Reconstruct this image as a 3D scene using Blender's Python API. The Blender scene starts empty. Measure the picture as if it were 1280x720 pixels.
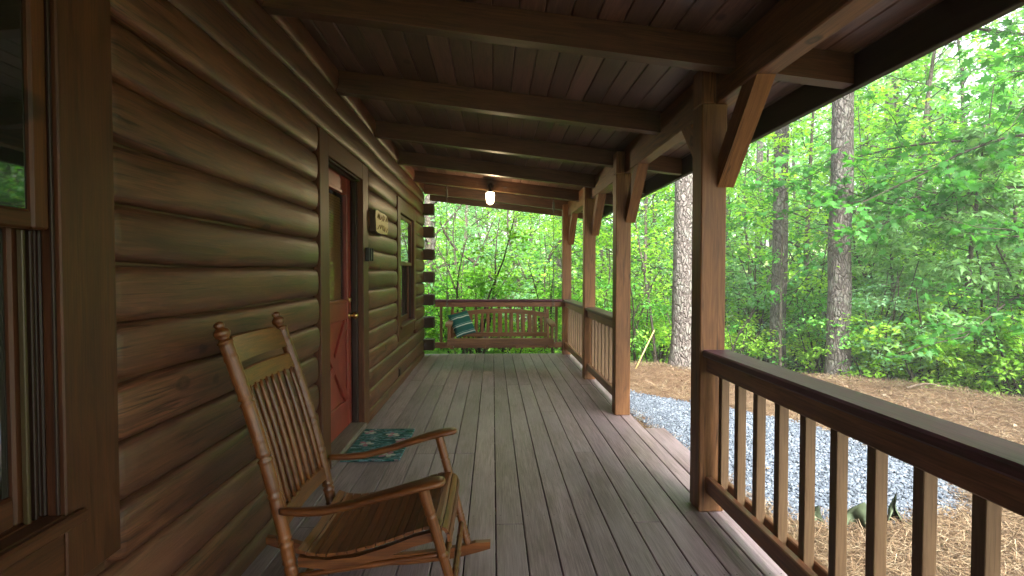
import bpy, math, random
import numpy as np
from mathutils import Vector, Matrix
R = math.radians
random.seed(7)
S = bpy.context.scene
COL = S.collection

# ------------------------------------------------------------------ node helpers
def newmat(name):
    m = bpy.data.materials.new(name); m.use_nodes = True
    nt = m.node_tree; nt.nodes.clear()
    out = nt.nodes.new('ShaderNodeOutputMaterial')
    return m, nt, out
def N(nt, t, **kw):
    n = nt.nodes.new('ShaderNode' + t)
    for k, v in kw.items():
        if k.startswith('i_'):
            n.inputs[k[2:].replace('_', ' ')].default_value = v
        else: setattr(n, k, v)
    return n
def L(nt, a, b): nt.links.new(a, b)
def ramp(nt, fac, stops, interp='LINEAR'):
    r = N(nt, 'ValToRGB'); cr = r.color_ramp; cr.interpolation = interp
    while len(cr.elements) < len(stops): cr.elements.new(0.5)
    for e, (p, c) in zip(cr.elements, stops):
        e.position = p; e.color = (c[0], c[1], c[2], 1)
    L(nt, fac, r.inputs[0]); return r.outputs[0]
def mixc(nt, fac, a, b, mode='MIX'):
    m = N(nt, 'Mix', data_type='RGBA', blend_type=mode)
    for sock, v in ((m.inputs[0], fac), (m.inputs[6], a), (m.inputs[7], b)):
        if hasattr(v, 'links'): L(nt, v, sock)
        elif isinstance(v, (int, float)): sock.default_value = v
        else: sock.default_value = (v[0], v[1], v[2], 1)
    return m.outputs[2]
def math_(nt, op, a, b=None, clamp=False):
    m = N(nt, 'Math', operation=op, use_clamp=clamp)
    for s, v in ((m.inputs[0], a), (m.inputs[1], b)):
        if v is None: continue
        if hasattr(v, 'links'): L(nt, v, s)
        else: s.default_value = v
    return m.outputs[0]
def mapped(nt, vec, scale):
    mp = N(nt, 'Mapping'); mp.inputs['Scale'].default_value = scale
    L(nt, vec, mp.inputs['Vector']); return mp.outputs[0]
def noise(nt, vec, scale, detail=3, rough=.55, dist=0):
    n = N(nt, 'TexNoise'); n.inputs['Scale'].default_value = scale; n.inputs['Detail'].default_value = detail
    n.inputs['Roughness'].default_value = rough; n.inputs['Distortion'].default_value = dist
    if vec is not None: L(nt, vec, n.inputs['Vector'])
    return n.outputs[0]
def attr(nt, name): return N(nt, 'Attribute', attribute_name=name)

def wood(name, light, dark, rough=.55, knots=0., var=.35, fibre=.5, bump=.25, spec=.35, weather_sheen=None, cracks=0.):
    """stained wood; the grain runs along gc.x of each piece"""
    m, nt, out = newmat(name)
    a = attr(nt, 'gc'); v = a.outputs['Vector']; rnd = attr(nt, 'rnd').outputs['Fac']
    g1 = noise(nt, mapped(nt, v, (.9, 9, 9)), 3.2, 5, .6, 1.1)
    g2 = noise(nt, mapped(nt, v, (2.2, 90, 90)), 2.2, 3, .6)
    g3 = noise(nt, mapped(nt, v, (.6, 2.0, 2.0)), 1.5, 3)
    c = ramp(nt, g1, [(.34, dark), (.5, [(x + y) / 2 for x, y in zip(light, dark)]), (.67, light)])
    f = ramp(nt, g2, [(.3, (1 - fibre,) * 3), (.62, (1.08,) * 3)])
    c = mixc(nt, 1, c, f, 'MULTIPLY')
    if knots:
        w = N(nt, 'TexVoronoi'); w.inputs['Scale'].default_value = 1.0
        dv = N(nt, 'VectorMath', operation='ADD')
        L(nt, mapped(nt, v, (3.8, 6.5, 0)), dv.inputs[0])
        nn = N(nt, 'TexNoise'); nn.inputs['Scale'].default_value = 14; L(nt, v, nn.inputs['Vector'])
        sc = N(nt, 'VectorMath', operation='SCALE'); L(nt, nn.outputs['Color'], sc.inputs[0]); sc.inputs['Scale'].default_value = .16
        L(nt, sc.outputs[0], dv.inputs[1]); L(nt, dv.outputs[0], w.inputs['Vector'])
        sel = N(nt, 'SeparateColor'); L(nt, w.outputs['Color'], sel.inputs[0])
        pick = math_(nt, 'LESS_THAN', sel.outputs[0], knots)
        ring = ramp(nt, w.outputs['Distance'], [(0, (.45,) * 3), (.06, (.6,) * 3), (.10, (1, 1, 1)), (.115, (1, 1, 1)), (.15, (.75,) * 3), (.19, (0,) * 3)])
        c = mixc(nt, math_(nt, 'MULTIPLY', math_(nt, 'MULTIPLY', ring, pick), .85), c, [x * .22 for x in dark])
    if weather_sheen:
        wz = ramp(nt, noise(nt, mapped(nt, v, (.5, 1.6, 1.6)), 2.2, 4, .6), [(.4, (0,) * 3), (.68, (1,) * 3)])
        c = mixc(nt, math_(nt, 'MULTIPLY', wz, .55), c, weather_sheen)
    if cracks:
        ck = noise(nt, mapped(nt, v, (.55, 15, 15)), 2.0, 2, .5, .35); ckm = noise(nt, mapped(nt, v, (.8, 5, 5)), 1.3, 2)
        cl_ = ramp(nt, ck, [(.468, (0,) * 3), (.5, (1,) * 3), (.532, (0,) * 3)])
        cm_ = ramp(nt, ckm, [(.49, (0,) * 3), (.56, (1,) * 3)])
        c = mixc(nt, math_(nt, 'MULTIPLY', math_(nt, 'MULTIPLY', cl_, cm_), cracks), c, [x * .25 for x in dark])
    big = ramp(nt, g3, [(.3, (.78,) * 3), (.7, (1.18,) * 3)])
    c = mixc(nt, 1, c, big, 'MULTIPLY')
    rv = N(nt, 'MapRange'); L(nt, rnd, rv.inputs[0]); rv.inputs[3].default_value = 1 - var; rv.inputs[4].default_value = 1 + var
    cc = N(nt, 'CombineColor'); [L(nt, rv.outputs[0], cc.inputs[i]) for i in range(3)]
    c = mixc(nt, 1, c, cc.outputs[0], 'MULTIPLY')
    p = N(nt, 'BsdfPrincipled'); L(nt, c, p.inputs['Base Color'])
    p.inputs['Specular IOR Level'].default_value = spec
    rr = N(nt, 'MapRange'); L(nt, g1, rr.inputs[0]); rr.inputs[3].default_value = rough - .1; rr.inputs[4].default_value = rough + .12
    L(nt, rr.outputs[0], p.inputs['Roughness'])
    b = N(nt, 'Bump'); b.inputs['Strength'].default_value = bump; b.inputs['Distance'].default_value = .004
    hb = math_(nt, 'ADD', math_(nt, 'MULTIPLY', g2, .6), g1)
    L(nt, hb, b.inputs['Height']); L(nt, b.outputs[0], p.inputs['Normal'])
    L(nt, p.outputs[0], out.inputs[0]); return m

def plain(name, col, rough=.5, metal=0, spec=.5, mottle=.12, scale=30):
    m, nt, out = newmat(name)
    tc = N(nt, 'TexCoord')
    n = noise(nt, tc.outputs['Object'], scale, 4)
    c = ramp(nt, n, [(.3, [x * (1 - mottle) for x in col]), (.7, [min(1, x * (1 + mottle)) for x in col])])
    p = N(nt, 'BsdfPrincipled'); L(nt, c, p.inputs['Base Color'])
    p.inputs['Roughness'].default_value = rough; p.inputs['Metallic'].default_value = metal
    p.inputs['Specular IOR Level'].default_value = spec
    L(nt, p.outputs[0], out.inputs[0]); return m

def leafmat(name, cols, trans=.45, rough=.45):
    """cols: dark, mid, light, yellowish; each leaf takes its own colour from rnd"""
    m, nt, out = newmat(name)
    rnd = attr(nt, 'rnd').outputs['Fac']
    oi = N(nt, 'ObjectInfo')
    f = math_(nt, 'ADD', rnd, math_(nt, 'MULTIPLY', math_(nt, 'SUBTRACT', oi.outputs['Random'], .5), .3))
    c = ramp(nt, f, [(.05, cols[0]), (.4, cols[1]), (.75, cols[2]), (1, cols[3])])
    p = N(nt, 'BsdfPrincipled'); L(nt, c, p.inputs['Base Color'])
    p.inputs['Roughness'].default_value = rough; p.inputs['Specular IOR Level'].default_value = .22
    t = N(nt, 'BsdfTranslucent')
    tcx = mixc(nt, 1, c, (1.45, 1.4, .6), 'MULTIPLY')
    L(nt, tcx, t.inputs['Color'])
    mx = N(nt, 'MixShader'); mx.inputs[0].default_value = trans
    L(nt, p.outputs[0], mx.inputs[1]); L(nt, t.outputs[0], mx.inputs[2])
    L(nt, mx.outputs[0], out.inputs[0]); return m

def barkmat(name, plate, plate2, furrow, sc=(9, 9, 3.2), bump=1., lichen=0.):
    m, nt, out = newmat(name)
    tc = N(nt, 'TexCoord'); v0 = tc.outputs['Object']
    dn = N(nt, 'TexNoise'); dn.inputs['Scale'].default_value = 5; dn.inputs['Detail'].default_value = 4; L(nt, v0, dn.inputs['Vector'])
    sc_ = N(nt, 'VectorMath', operation='SCALE'); L(nt, dn.outputs['Color'], sc_.inputs[0]); sc_.inputs['Scale'].default_value = .16
    ad = N(nt, 'VectorMath', operation='ADD'); L(nt, v0, ad.inputs[0]); L(nt, sc_.outputs[0], ad.inputs[1])
    vo = N(nt, 'TexVoronoi', feature='DISTANCE_TO_EDGE'); vo.inputs['Scale'].default_value = 1
    mv = mapped(nt, ad.outputs[0], sc); L(nt, mv, vo.inputs['Vector'])
    vc = N(nt, 'TexVoronoi'); vc.inputs['Scale'].default_value = 1; L(nt, mv, vc.inputs['Vector'])
    sep = N(nt, 'SeparateColor'); L(nt, vc.outputs['Color'], sep.inputs[0])
    fine = noise(nt, mapped(nt, v0, (1, 1, .4)), 60, 5, .7)
    c = mixc(nt, sep.outputs[0], plate, plate2)
    c = mixc(nt, 1, c, ramp(nt, fine, [(.3, (.55,) * 3), (.7, (1.2,) * 3)]), 'MULTIPLY')
    if lichen:
        lz = ramp(nt, noise(nt, v0, 4.5, 5, .65), [(.5, (0,) * 3), (.62, (1,) * 3)])
        c = mixc(nt, math_(nt, 'MULTIPLY', lz, lichen), c, (.25, .27, .23))
    e = ramp(nt, vo.outputs['Distance'], [(.0, (.25,) * 3), (.12, (1,) * 3)])
    c = mixc(nt, e, furrow, c)
    p = N(nt, 'BsdfPrincipled'); L(nt, c, p.inputs['Base Color']); p.inputs['Roughness'].default_value = .9
    p.inputs['Specular IOR Level'].default_value = .15
    b = N(nt, 'Bump'); b.inputs['Strength'].default_value = bump; b.inputs['Distance'].default_value = .025
    h = math_(nt, 'ADD', ramp(nt, vo.outputs['Distance'], [(0, (0,) * 3), (.22, (1,) * 3)]), math_(nt, 'MULTIPLY', fine, .35))
    L(nt, h, b.inputs['Height']); L(nt, b.outputs[0], p.inputs['Normal'])
    L(nt, p.outputs[0], out.inputs[0]); return m

M = {}
M['log'] = wood('log_stain', (0.1492, 0.0536, 0.0254), (0.0426, 0.0143, 0.0069), .46, knots=.32, var=.24, fibre=.40, bump=.4, spec=.42, weather_sheen=(0.1066, 0.0449, 0.0281), cracks=.8)
M['trim'] = wood('trim_stain', (0.0888, 0.0277, 0.0087), (0.0484, 0.0143, 0.0046), .5, knots=.1, var=.15, fibre=.3, bump=.2, cracks=.3)
M['jamb'] = wood('jamb_stain', (0.0286, 0.0103, 0.0059), (0.0168, 0.0059, 0.0034), .5, var=.15, fibre=.25, bump=.15)
M['deck'] = wood('deck_stain', (0.3086, 0.2293, 0.2365), (0.1921, 0.1363, 0.1375), .50, var=.12, fibre=.42, bump=.35, spec=.32, weather_sheen=(0.3146, 0.2523, 0.2749), cracks=.25)
M['post'] = wood('post_stain', (0.2445, 0.1078, 0.0401), (0.1445, 0.0599, 0.0212), .55, knots=.2, var=.10, fibre=.3, bump=.25, cracks=.8)
M['rail'] = wood('rail_stain', (0.2703, 0.1111, 0.0513), (0.1444, 0.0563, 0.0257), .42, var=.12, fibre=.35, bump=.25, spec=.5, cracks=.4)
M['cap'] = wood('cap_stain_sky_tint', (0.1147, 0.0403, 0.0552), (0.0645, 0.0216, 0.0285), .46, var=.1, fibre=.35, bump=.25, spec=.35, weather_sheen=(0.1300, 0.0585, 0.0922), cracks=.4)  # bluish grey of the reflected sky is mixed into the cap's stain
M['baluster'] = wood('baluster_stain', (0.1764, 0.1076, 0.0562), (0.1086, 0.0633, 0.0317), .55, var=.14, fibre=.3, bump=.2, cracks=.4)
M['rafter'] = wood('rafter_stain', (0.1212, 0.0544, 0.0245), (0.0622, 0.0263, 0.0117), .48, knots=.15, var=.12, fibre=.32, bump=.25, spec=.45, cracks=.6)
M['beam'] = wood('beam_stain', (0.2022, 0.0914, 0.0363), (0.1156, 0.0488, 0.0188), .52, knots=.15, var=.1, fibre=.3, bump=.2, cracks=.7)
M['ceil'] = wood('ceiling_board_stain', (0.1500, 0.0872, 0.0624), (0.0774, 0.0419, 0.0293), .38, knots=.28, var=.38, fibre=.28, bump=.15, spec=.55)
M['fascia'] = wood('fascia_stain', (0.0390, 0.0260, 0.0208), (0.0228, 0.0156, 0.0130), .6, var=.1, fibre=.2, bump=.1)
M['chair'] = wood('oak_finish', (0.1935, 0.0630, 0.0130), (0.0873, 0.0248, 0.0052), .38, var=.12, fibre=.42, bump=.2, spec=.5, cracks=.3)
M['swing'] = wood('swing_stain', (0.2464, 0.1145, 0.0476), (0.1338, 0.0595, 0.0272), .5, var=.14, fibre=.25, bump=.2)
M['log_end'] = wood('log_end_stain', (0.0420, 0.0252, 0.0154), (0.0245, 0.0140, 0.0091), .7, var=.15, fibre=.3, bump=.2)
M['grey_wood'] = wood('grey_wood', (0.2080, 0.1600, 0.1280), (0.1280, 0.0960, 0.0720), .7, var=.1, fibre=.4, bump=.4)
M['vinyl'] = plain('tan_track', (0.0495, 0.0315, 0.0113), .4, 0, .4)
M['red'] = plain('red_paint', (0.1882, 0.0270, 0.0172), .36, 0, .5, .22, 7)
M['brass'] = plain('brass', (.62, .42, .16), .28, 1)
M['iron'] = plain('dark_iron', (.035, .028, .022), .5, .6)
M['steel'] = plain('dull_steel', (0.1225, 0.1225, 0.1190), .4, .9)
M['black'] = plain('black_plastic', (.012, .012, .012), .4)
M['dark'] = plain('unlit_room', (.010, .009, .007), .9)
M['blind'] = plain('tan_blind', (0.3881, 0.1755, 0.0702), .5)
M['carve'] = plain('carved_line', (.26, .15, .055), .8)
M['sign'] = wood('sign_pine', (0.6400, 0.4560, 0.1840), (0.5280, 0.3440, 0.1280), .5, var=.05, fibre=.2, bump=.2)
M['sign_edge'] = plain('sign_bark', (.05, .028, .016), .85)
M['fabric'] = plain('landscape_fabric', (0.0564, 0.0756, 0.0441), .8, 0, .2, .3, 22)
M['yellow'] = plain('yellow_pole', (0.4340, 0.3500, 0.1120), .5)
M['twig'] = plain('dry_twig', (0.1100, 0.0850, 0.0650), .9, 0, .1, .3, 20)
M['roofing'] = plain('roof_shingle', (.06, .055, .05), .9, 0, .2, .4, 40)

# glass
def glassmat():
    m, nt, out = newmat('window_glass')
    p = N(nt, 'BsdfPrincipled'); p.inputs['Base Color'].default_value = (.012, .013, .011, 1)  # near-black base stands for the unlit room behind the pane
    p.inputs['Roughness'].default_value = .025; p.inputs['Specular IOR Level'].default_value = 1.0
    p.inputs['IOR'].default_value = 1.75
    tc = N(nt, 'TexCoord'); b = N(nt, 'Bump'); b.inputs['Strength'].default_value = .04; b.inputs['Distance'].default_value = .02
    L(nt, noise(nt, tc.outputs['Object'], 3, 1), b.inputs['Height']); L(nt, b.outputs[0], p.inputs['Normal'])
    L(nt, p.outputs[0], out.inputs[0]); return m
M['glass'] = glassmat()
def clearmat():
    m, nt, out = newmat('clear_glass')
    t = N(nt, 'BsdfTransparent'); t.inputs['Color'].default_value = (.8, .8, .78, 1)
    g = N(nt, 'BsdfGlossy'); g.inputs['Roughness'].default_value = .03
    fr = N(nt, 'LayerWeight'); fr.inputs['Blend'].default_value = .5; ff = math_(nt, 'MULTIPLY', math_(nt, 'POWER', fr.outputs['Facing'], 5), .35)
    mx = N(nt, 'MixShader'); L(nt, ff, mx.inputs[0]); L(nt, t.outputs[0], mx.inputs[1]); L(nt, g.outputs[0], mx.inputs[2])
    L(nt, mx.outputs[0], out.inputs[0]); return m
M['clear'] = clearmat()
def lampmat():
    m, nt, out = newmat('lit_jelly_jar_glass')
    e = N(nt, 'Emission'); e.inputs['Color'].default_value = (1, .70, .40, 1); e.inputs['Strength'].default_value = 6
    L(nt, e.outputs[0], out.inputs[0]); return m
M['lamp'] = lampmat()

def pillowmat():
    m, nt, out = newmat('striped_pillow')
    a = attr(nt, 'gc'); s = N(nt, 'SeparateXYZ'); L(nt, a.outputs['Vector'], s.inputs[0])
    wob = noise(nt, a.outputs['Vector'], 9, 2)
    y = math_(nt, 'ADD', s.outputs[1], math_(nt, 'MULTIPLY', wob, .02))
    f = math_(nt, 'FRACT', math_(nt, 'MULTIPLY', y, 7.6))
    c = ramp(nt, f, [(0, (0.0108, 0.0756, 0.0720)), (.56, (0.0144, 0.1008, 0.0972)), (.60, (0.3600, 0.4176, 0.3816)), (.70, (0.3960, 0.4464, 0.4032)), (.73, (0.0144, 0.1080, 0.1008)), (.86, (0.2160, 0.3024, 0.2736)), (.9, (0.0144, 0.0864, 0.0828))], 'CONSTANT')
    p = N(nt, 'BsdfPrincipled'); L(nt, c, p.inputs['Base Color']); p.inputs['Roughness'].default_value = .9; p.inputs['Specular IOR Level'].default_value = .15
    b = N(nt, 'Bump'); b.inputs['Strength'].default_value = .3; b.inputs['Distance'].default_value = .004
    L(nt, noise(nt, a.outputs['Vector'], 260, 2), b.inputs['Height']); L(nt, b.outputs[0], p.inputs['Normal'])
    L(nt, p.outputs[0], out.inputs[0]); return m
M['pillow'] = pillowmat()
def matmat():
    m, nt, out = newmat('floral_mat')
    tc = N(nt, 'TexCoord'); v = tc.outputs['Object']
    n1 = noise(nt, mapped(nt, v, (3.2, 9, 1)), 3.0, 2, .5, 1.6)
    n2 = noise(nt, mapped(nt, v, (2.5, 11, 1)), 3.6, 2, .5, 1.2)
    n3 = noise(nt, v, 400, 2)
    c = ramp(nt, n1, [(0, (.008, .035, .028)), (.38, (.015, .075, .05)), (.46, (.012, .05, .065)), (.53, (.035, .15, .12)), (.58, (.16, .27, .32)), (.66, (.015, .06, .045)), (.70, (.42, .46, .46))], 'LINEAR')
    c2 = ramp(nt, n2, [(.60, (0,) * 3), (.645, (1,) * 3)])
    c = mixc(nt, math_(nt, 'MULTIPLY', c2, .85), c, ramp(nt, n1, [(.4, (.30, .32, .28)), (.55, (.28, .15, .19)), (.65, (.16, .22, .30))]))
    p = N(nt, 'BsdfPrincipled'); L(nt, c, p.inputs['Base Color']); p.inputs['Roughness'].default_value = .95; p.inputs['Specular IOR Level'].default_value = .1
    b = N(nt, 'Bump'); b.inputs['Strength'].default_value = .6; b.inputs['Distance'].default_value = .004
    L(nt, n3, b.inputs['Height']); L(nt, b.outputs[0], p.inputs['Normal'])
    L(nt, p.outputs[0], out.inputs[0]); return m
M['mat'] = matmat()
M['petal'] = plain('mat_petal', (0.4000, 0.4000, 0.3360), .95, 0, .1, .25, 60)
M['petal_pink'] = plain('mat_petal_pink', (0.3375, 0.1500, 0.1875), .95, 0, .1, .25, 60)

def groundmat():
    m, nt, out = newmat('forest_ground')
    tc = N(nt, 'TexCoord'); v = tc.outputs['Object']
    a = noise(nt, v, 1.1, 6, .65); b_ = noise(nt, v, 24, 5, .7); c_ = noise(nt, mapped(nt, v, (3, 1, 1)), 60, 3, .6)
    straw = ramp(nt, b_, [(.28, (0.0352, 0.0216, 0.0144)), (.5, (0.0986, 0.0590, 0.0347)), (.72, (0.1514, 0.0972, 0.0607))])
    straw = mixc(nt, math_(nt, 'MULTIPLY', c_, .5), straw, (.17, .105, .07))
    sunlit_litter = ramp(nt, b_, [(.3, (.10, .09, .04)), (.6, (.24, .22, .10)), (.75, (.30, .36, .12))])  # leaf litter with sunlight painted in, brighter beyond the straw bank
    green = ramp(nt, b_, [(.3, (.10, .18, .04)), (.7, (.26, .42, .08))])
    sunlit_litter = mixc(nt, ramp(nt, a, [(.42, (0,) * 3), (.55, (1,) * 3)]), sunlit_litter, green)
    d = N(nt, 'VectorMath', operation='LENGTH'); mpv = mapped(nt, v, (1, 1, 0)); L(nt, mpv, d.inputs[0])
    dd = math_(nt, 'ADD', d.outputs['Value'], math_(nt, 'MULTIPLY', a, 1.6))
    f = N(nt, 'MapRange'); f.inputs[1].default_value = 10.7; f.inputs[2].default_value = 12.2; L(nt, dd, f.inputs[0])
    c = mixc(nt, f.outputs[0], straw, sunlit_litter)
    p = N(nt, 'BsdfPrincipled'); L(nt, c, p.inputs['Base Color']); p.inputs['Roughness'].default_value = .95; p.inputs['Specular IOR Level'].default_value = .1
    bm = N(nt, 'Bump'); bm.inputs['Strength'].default_value = .9; bm.inputs['Distance'].default_value = .04
    L(nt, math_(nt, 'ADD', b_, math_(nt, 'MULTIPLY', c_, .4)), bm.inputs['Height']); L(nt, bm.outputs[0], p.inputs['Normal'])
    L(nt, p.outputs[0], out.inputs[0]); return m
M['ground'] = groundmat()
def varmat(name, stops, rough=.85, spec=.25, scale=80):
    m, nt, out = newmat(name)
    rnd = attr(nt, 'rnd').outputs['Fac']; tc = N(nt, 'TexCoord')
    c = ramp(nt, rnd, stops)
    c = mixc(nt, 1, c, ramp(nt, noise(nt, tc.outputs['Object'], scale, 3), [(.3, (.75,) * 3), (.7, (1.15,) * 3)]), 'MULTIPLY')
    p = N(nt, 'BsdfPrincipled'); L(nt, c, p.inputs['Base Color']); p.inputs['Roughness'].default_value = rough; p.inputs['Specular IOR Level'].default_value = spec
    L(nt, p.outputs[0], out.inputs[0]); return m
M['stone'] = varmat('gravel_stone', [(0, (0.0456, 0.0575, 0.0776)), (.4, (0.0670, 0.0834, 0.1068)), (.75, (0.0938, 0.1139, 0.1416)), (1, (0.1554, 0.1783, 0.2111))])
M['needle'] = varmat('pine_needle', [(0, (0.0317, 0.0185, 0.0104)), (.35, (0.0982, 0.0616, 0.0338)), (.75, (0.1616, 0.1108, 0.0637)), (1, (0.2281, 0.1847, 0.1235))])
M['dead_leaf'] = varmat('dead_leaf', [(0, (.05, .028, .016)), (.5, (.12, .07, .04)), (.85, (.20, .14, .09)), (1, (.30, .26, .20))])
M['grit'] = plain('gravel_grit', (0.0667, 0.0812, 0.0993), .95, 0, .1, .4, 120)
M['bark'] = barkmat('pine_bark', (.170, .152, .140), (.115, .098, .089), (.045, .035, .031), (22, 22, 5.5), 1., .35)
M['bark2'] = barkmat('hardwood_bark', (.12, .10, .08), (.085, .07, .055), (.035, .028, .02), (16, 16, 4), .6, .25)
M['limb'] = barkmat('limb_bark', (.07, .06, .046), (.05, .042, .032), (.02, .016, .012), (24, 24, 6), .4)
M['leaf_a'] = leafmat('leaf_oak', [(0.0670, 0.1811, 0.0303), (0.1255, 0.3191, 0.0441), (0.1963, 0.4506, 0.0687), (0.3218, 0.5498, 0.0824)], .6)
M['leaf_b'] = leafmat('leaf_maple', [(0.0539, 0.1940, 0.0459), (0.0938, 0.3234, 0.0650), (0.1477, 0.4312, 0.0979), (0.2428, 0.5174, 0.1040)], .6)
M['leaf_shade'] = leafmat('leaf_maple_shaded', [(0.0283, 0.1166, 0.0256), (0.0491, 0.1944, 0.0361), (0.0776, 0.2592, 0.0544), (0.1274, 0.3110, 0.0579)], .6)  # maple leaf colour darkened for the shade seen from below
M['leaf_c'] = leafmat('leaf_sunlit', [(0.1132, 0.2555, 0.0318), (0.1982, 0.4215, 0.0477), (0.2924, 0.5325, 0.0716), (0.4150, 0.6112, 0.0954)], .6)
M['leaf_d'] = leafmat('leaf_blue_green', [(0.0714, 0.1790, 0.0893), (0.1292, 0.2940, 0.1482), (0.1963, 0.3990, 0.2137), (0.3034, 0.5040, 0.3087)], .6)
M['cedar'] = leafmat('cedar_spray', [(0.1166, 0.2512, 0.0882), (0.1742, 0.3542, 0.1250), (0.2477, 0.4560, 0.1617), (0.3470, 0.5655, 0.1911)], .35, .6)
M['fern'] = leafmat('fern_frond', [(.05, .14, .012), (.09, .24, .02), (.13, .33, .03), (.2, .4, .05)], .5)
M['far'] = leafmat('hazy_far_leaf', [(0.1344, 0.2840, 0.1680), (0.1963, 0.4082, 0.2280), (0.2772, 0.5216, 0.2880), (0.3749, 0.6124, 0.3480)], .5)  # paler and bluer: distance haze is put into the leaf colour

# ------------------------------------------------------------------ mesh helpers
class MB:
    def __init__(s): s.v = []; s.f = []; s.sm = []; s.mi = []; s.gc = []; s.rn = []
    def add(s, verts, faces, gc=None, rnd=None, smooth=False, mi=0):
        o = len(s.v); r = random.random() if rnd is None else rnd
        off = (random.random() * 30, random.random() * 30, random.random() * 30)
        s.v += [tuple(p) for p in verts]
        g = gc if gc is not None else verts
        s.gc += [(p[0] + off[0], p[1] + off[1], p[2] + off[2]) for p in g]
        s.rn += [r] * len(verts)
        s.f += [tuple(i + o for i in f) for f in faces]
        s.sm += [smooth] * len(faces); s.mi += [mi] * len(faces)
    def box(s, x0, x1, y0, y1, z0, z1, g='x', c=.004, mi=0, rnd=None, mat=None):
        lo = (min(x0, x1), min(y0, y1), min(z0, z1)); hi = (max(x0, x1), max(y0, y1), max(z0, z1))
        c = min(c, *( .45 * (h - l) for l, h in zip(lo, hi)))
        vs = []; idx = {}
        for cx in (0, 1):
            for cy in (0, 1):
                for cz in (0, 1):
                    k = (cx, cy, cz)
                    for ax in range(3):
                        p = []
                        for a in range(3):
                            e = hi[a] if k[a] else lo[a]
                            if a != ax: e += -c if k[a] else c
                            p.append(e)
                        idx[(k, ax)] = len(vs); vs.append(p)
        fs = []
        for ax in range(3):
            b, d = [(1, 2), (2, 0), (0, 1)][ax]
            for sgn in (0, 1):
                q = []
                for (u, w) in ((0, 0), (1, 0), (1, 1), (0, 1)):
                    k = [0, 0, 0]; k[ax] = sgn; k[b] = u; k[d] = w
                    q.append(idx[(tuple(k), ax)])
                fs.append(q if sgn else q[::-1])
        for ax in range(3):                      # edge chamfers
            b, d = [(1, 2), (2, 0), (0, 1)][ax]
            for u in (0, 1):
                for w in (0, 1):
                    k0 = [0, 0, 0]; k0[b] = u; k0[d] = w; k1 = list(k0); k1[ax] = 1
                    k0 = tuple(k0); k1 = tuple(k1)
                    q = [idx[(k0, b)], idx[(k1, b)], idx[(k1, d)], idx[(k0, d)]]
                    fs.append(q if (u == w) == False else q[::-1])
        for cx in (0, 1):
            for cy in (0, 1):
                for cz in (0, 1):
                    k = (cx, cy, cz); q = [idx[(k, 0)], idx[(k, 1)], idx[(k, 2)]]
                    fs.append(q if (cx + cy + cz) % 2 else q[::-1])
        perm = {'x': (0, 1, 2), 'y': (1, 0, 2), 'z': (2, 0, 1)}[g]
        gc = [(p[perm[0]], p[perm[1]], p[perm[2]]) for p in vs]
        if mat is not None: vs = [mat @ Vector(p) for p in vs]
        s.add(vs, fs, gc, rnd, False, mi)
    def bar(s, p0, p1, w, h, up=(0, 0, 1), c=.004, mi=0, rnd=None):
        p0 = Vector(p0); p1 = Vector(p1); x = (p1 - p0); l = x.length; x.normalize()
        y = Vector(up).cross(x); y.normalize(); z = x.cross(y)
        m = Matrix((x, y, z)).transposed().to_4x4(); m.translation = (p0 + p1) / 2
        s.box(-l / 2, l / 2, -w / 2, w / 2, -h / 2, h / 2, 'x', c, mi, rnd, m)
    def tube(s, pts, rad, seg=10, cap=True, mi=0, rnd=None, flat=1., up=None):
        pts = [Vector(p) for p in pts]; n = len(pts)
        if not hasattr(rad, '__len__'): rad = [rad] * n
        tg = []
        for i in range(n):
            t = pts[min(i + 1, n - 1)] - pts[max(i - 1, 0)]
            tg.append(t.normalized() if t.length > 1e-9 else Vector((0, 0, 1)))
        nrm = Vector(up) if up else (Vector((1, 0, 0)) if abs(tg[0].x) < .8 else Vector((0, 1, 0)))
        vs = []; gc = []; d = 0
        for i in range(n):
            nrm = (nrm - tg[i] * nrm.dot(tg[i])).normalized(); bn = tg[i].cross(nrm)
            if i: d += (pts[i] - pts[i - 1]).length
            for k in range(seg):
                a = 2 * math.pi * k / seg
                vs.append(pts[i] + (nrm * math.cos(a) * flat + bn * math.sin(a)) * rad[i])
                gc.append((d, math.cos(a) * rad[i], math.sin(a) * rad[i]))
        fs = [(i * seg + k, i * seg + (k + 1) % seg, (i + 1) * seg + (k + 1) % seg, (i + 1) * seg + k) for i in range(n - 1) for k in range(seg)]
        if cap: fs += [tuple(range(seg))[::-1], tuple((n - 1) * seg + k for k in range(seg))]
        s.add(vs, fs, gc, rnd, True, mi)
    def prism(s, poly, vec, mi=0, rnd=None, gaxis=None, smooth=False):
        n = len(poly); a = [Vector(p) for p in poly]; b = [p + Vector(vec) for p in a]
        fs = [tuple(range(n))[::-1], tuple(range(n, 2 * n))] + [(i, (i + 1) % n, n + (i + 1) % n, n + i) for i in range(n)]
        gc = None
        if gaxis:
            ax = Vector(gaxis).normalized(); o = ax.orthogonal().normalized(); q = ax.cross(o)
            gc = [(p.dot(ax), p.dot(o), p.dot(q)) for p in a + b]
        s.add(a + b, fs, gc, rnd, smooth, mi)
    def loft(s, rings, closed=True, cap=True, smooth=True, mi=0, rnd=None, gc=None):
        n = len(rings); k = len(rings[0]); vs = [p for r in rings for p in r]
        m = k if closed else k - 1
        fs = [(i * k + j, i * k + (j + 1) % k, (i + 1) * k + (j + 1) % k, (i + 1) * k + j) for i in range(n - 1) for j in range(m)]
        if cap and closed: fs += [tuple(range(k))[::-1], tuple((n - 1) * k + j for j in range(k))]
        s.add(vs, fs, gc, rnd, smooth, mi)
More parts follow.
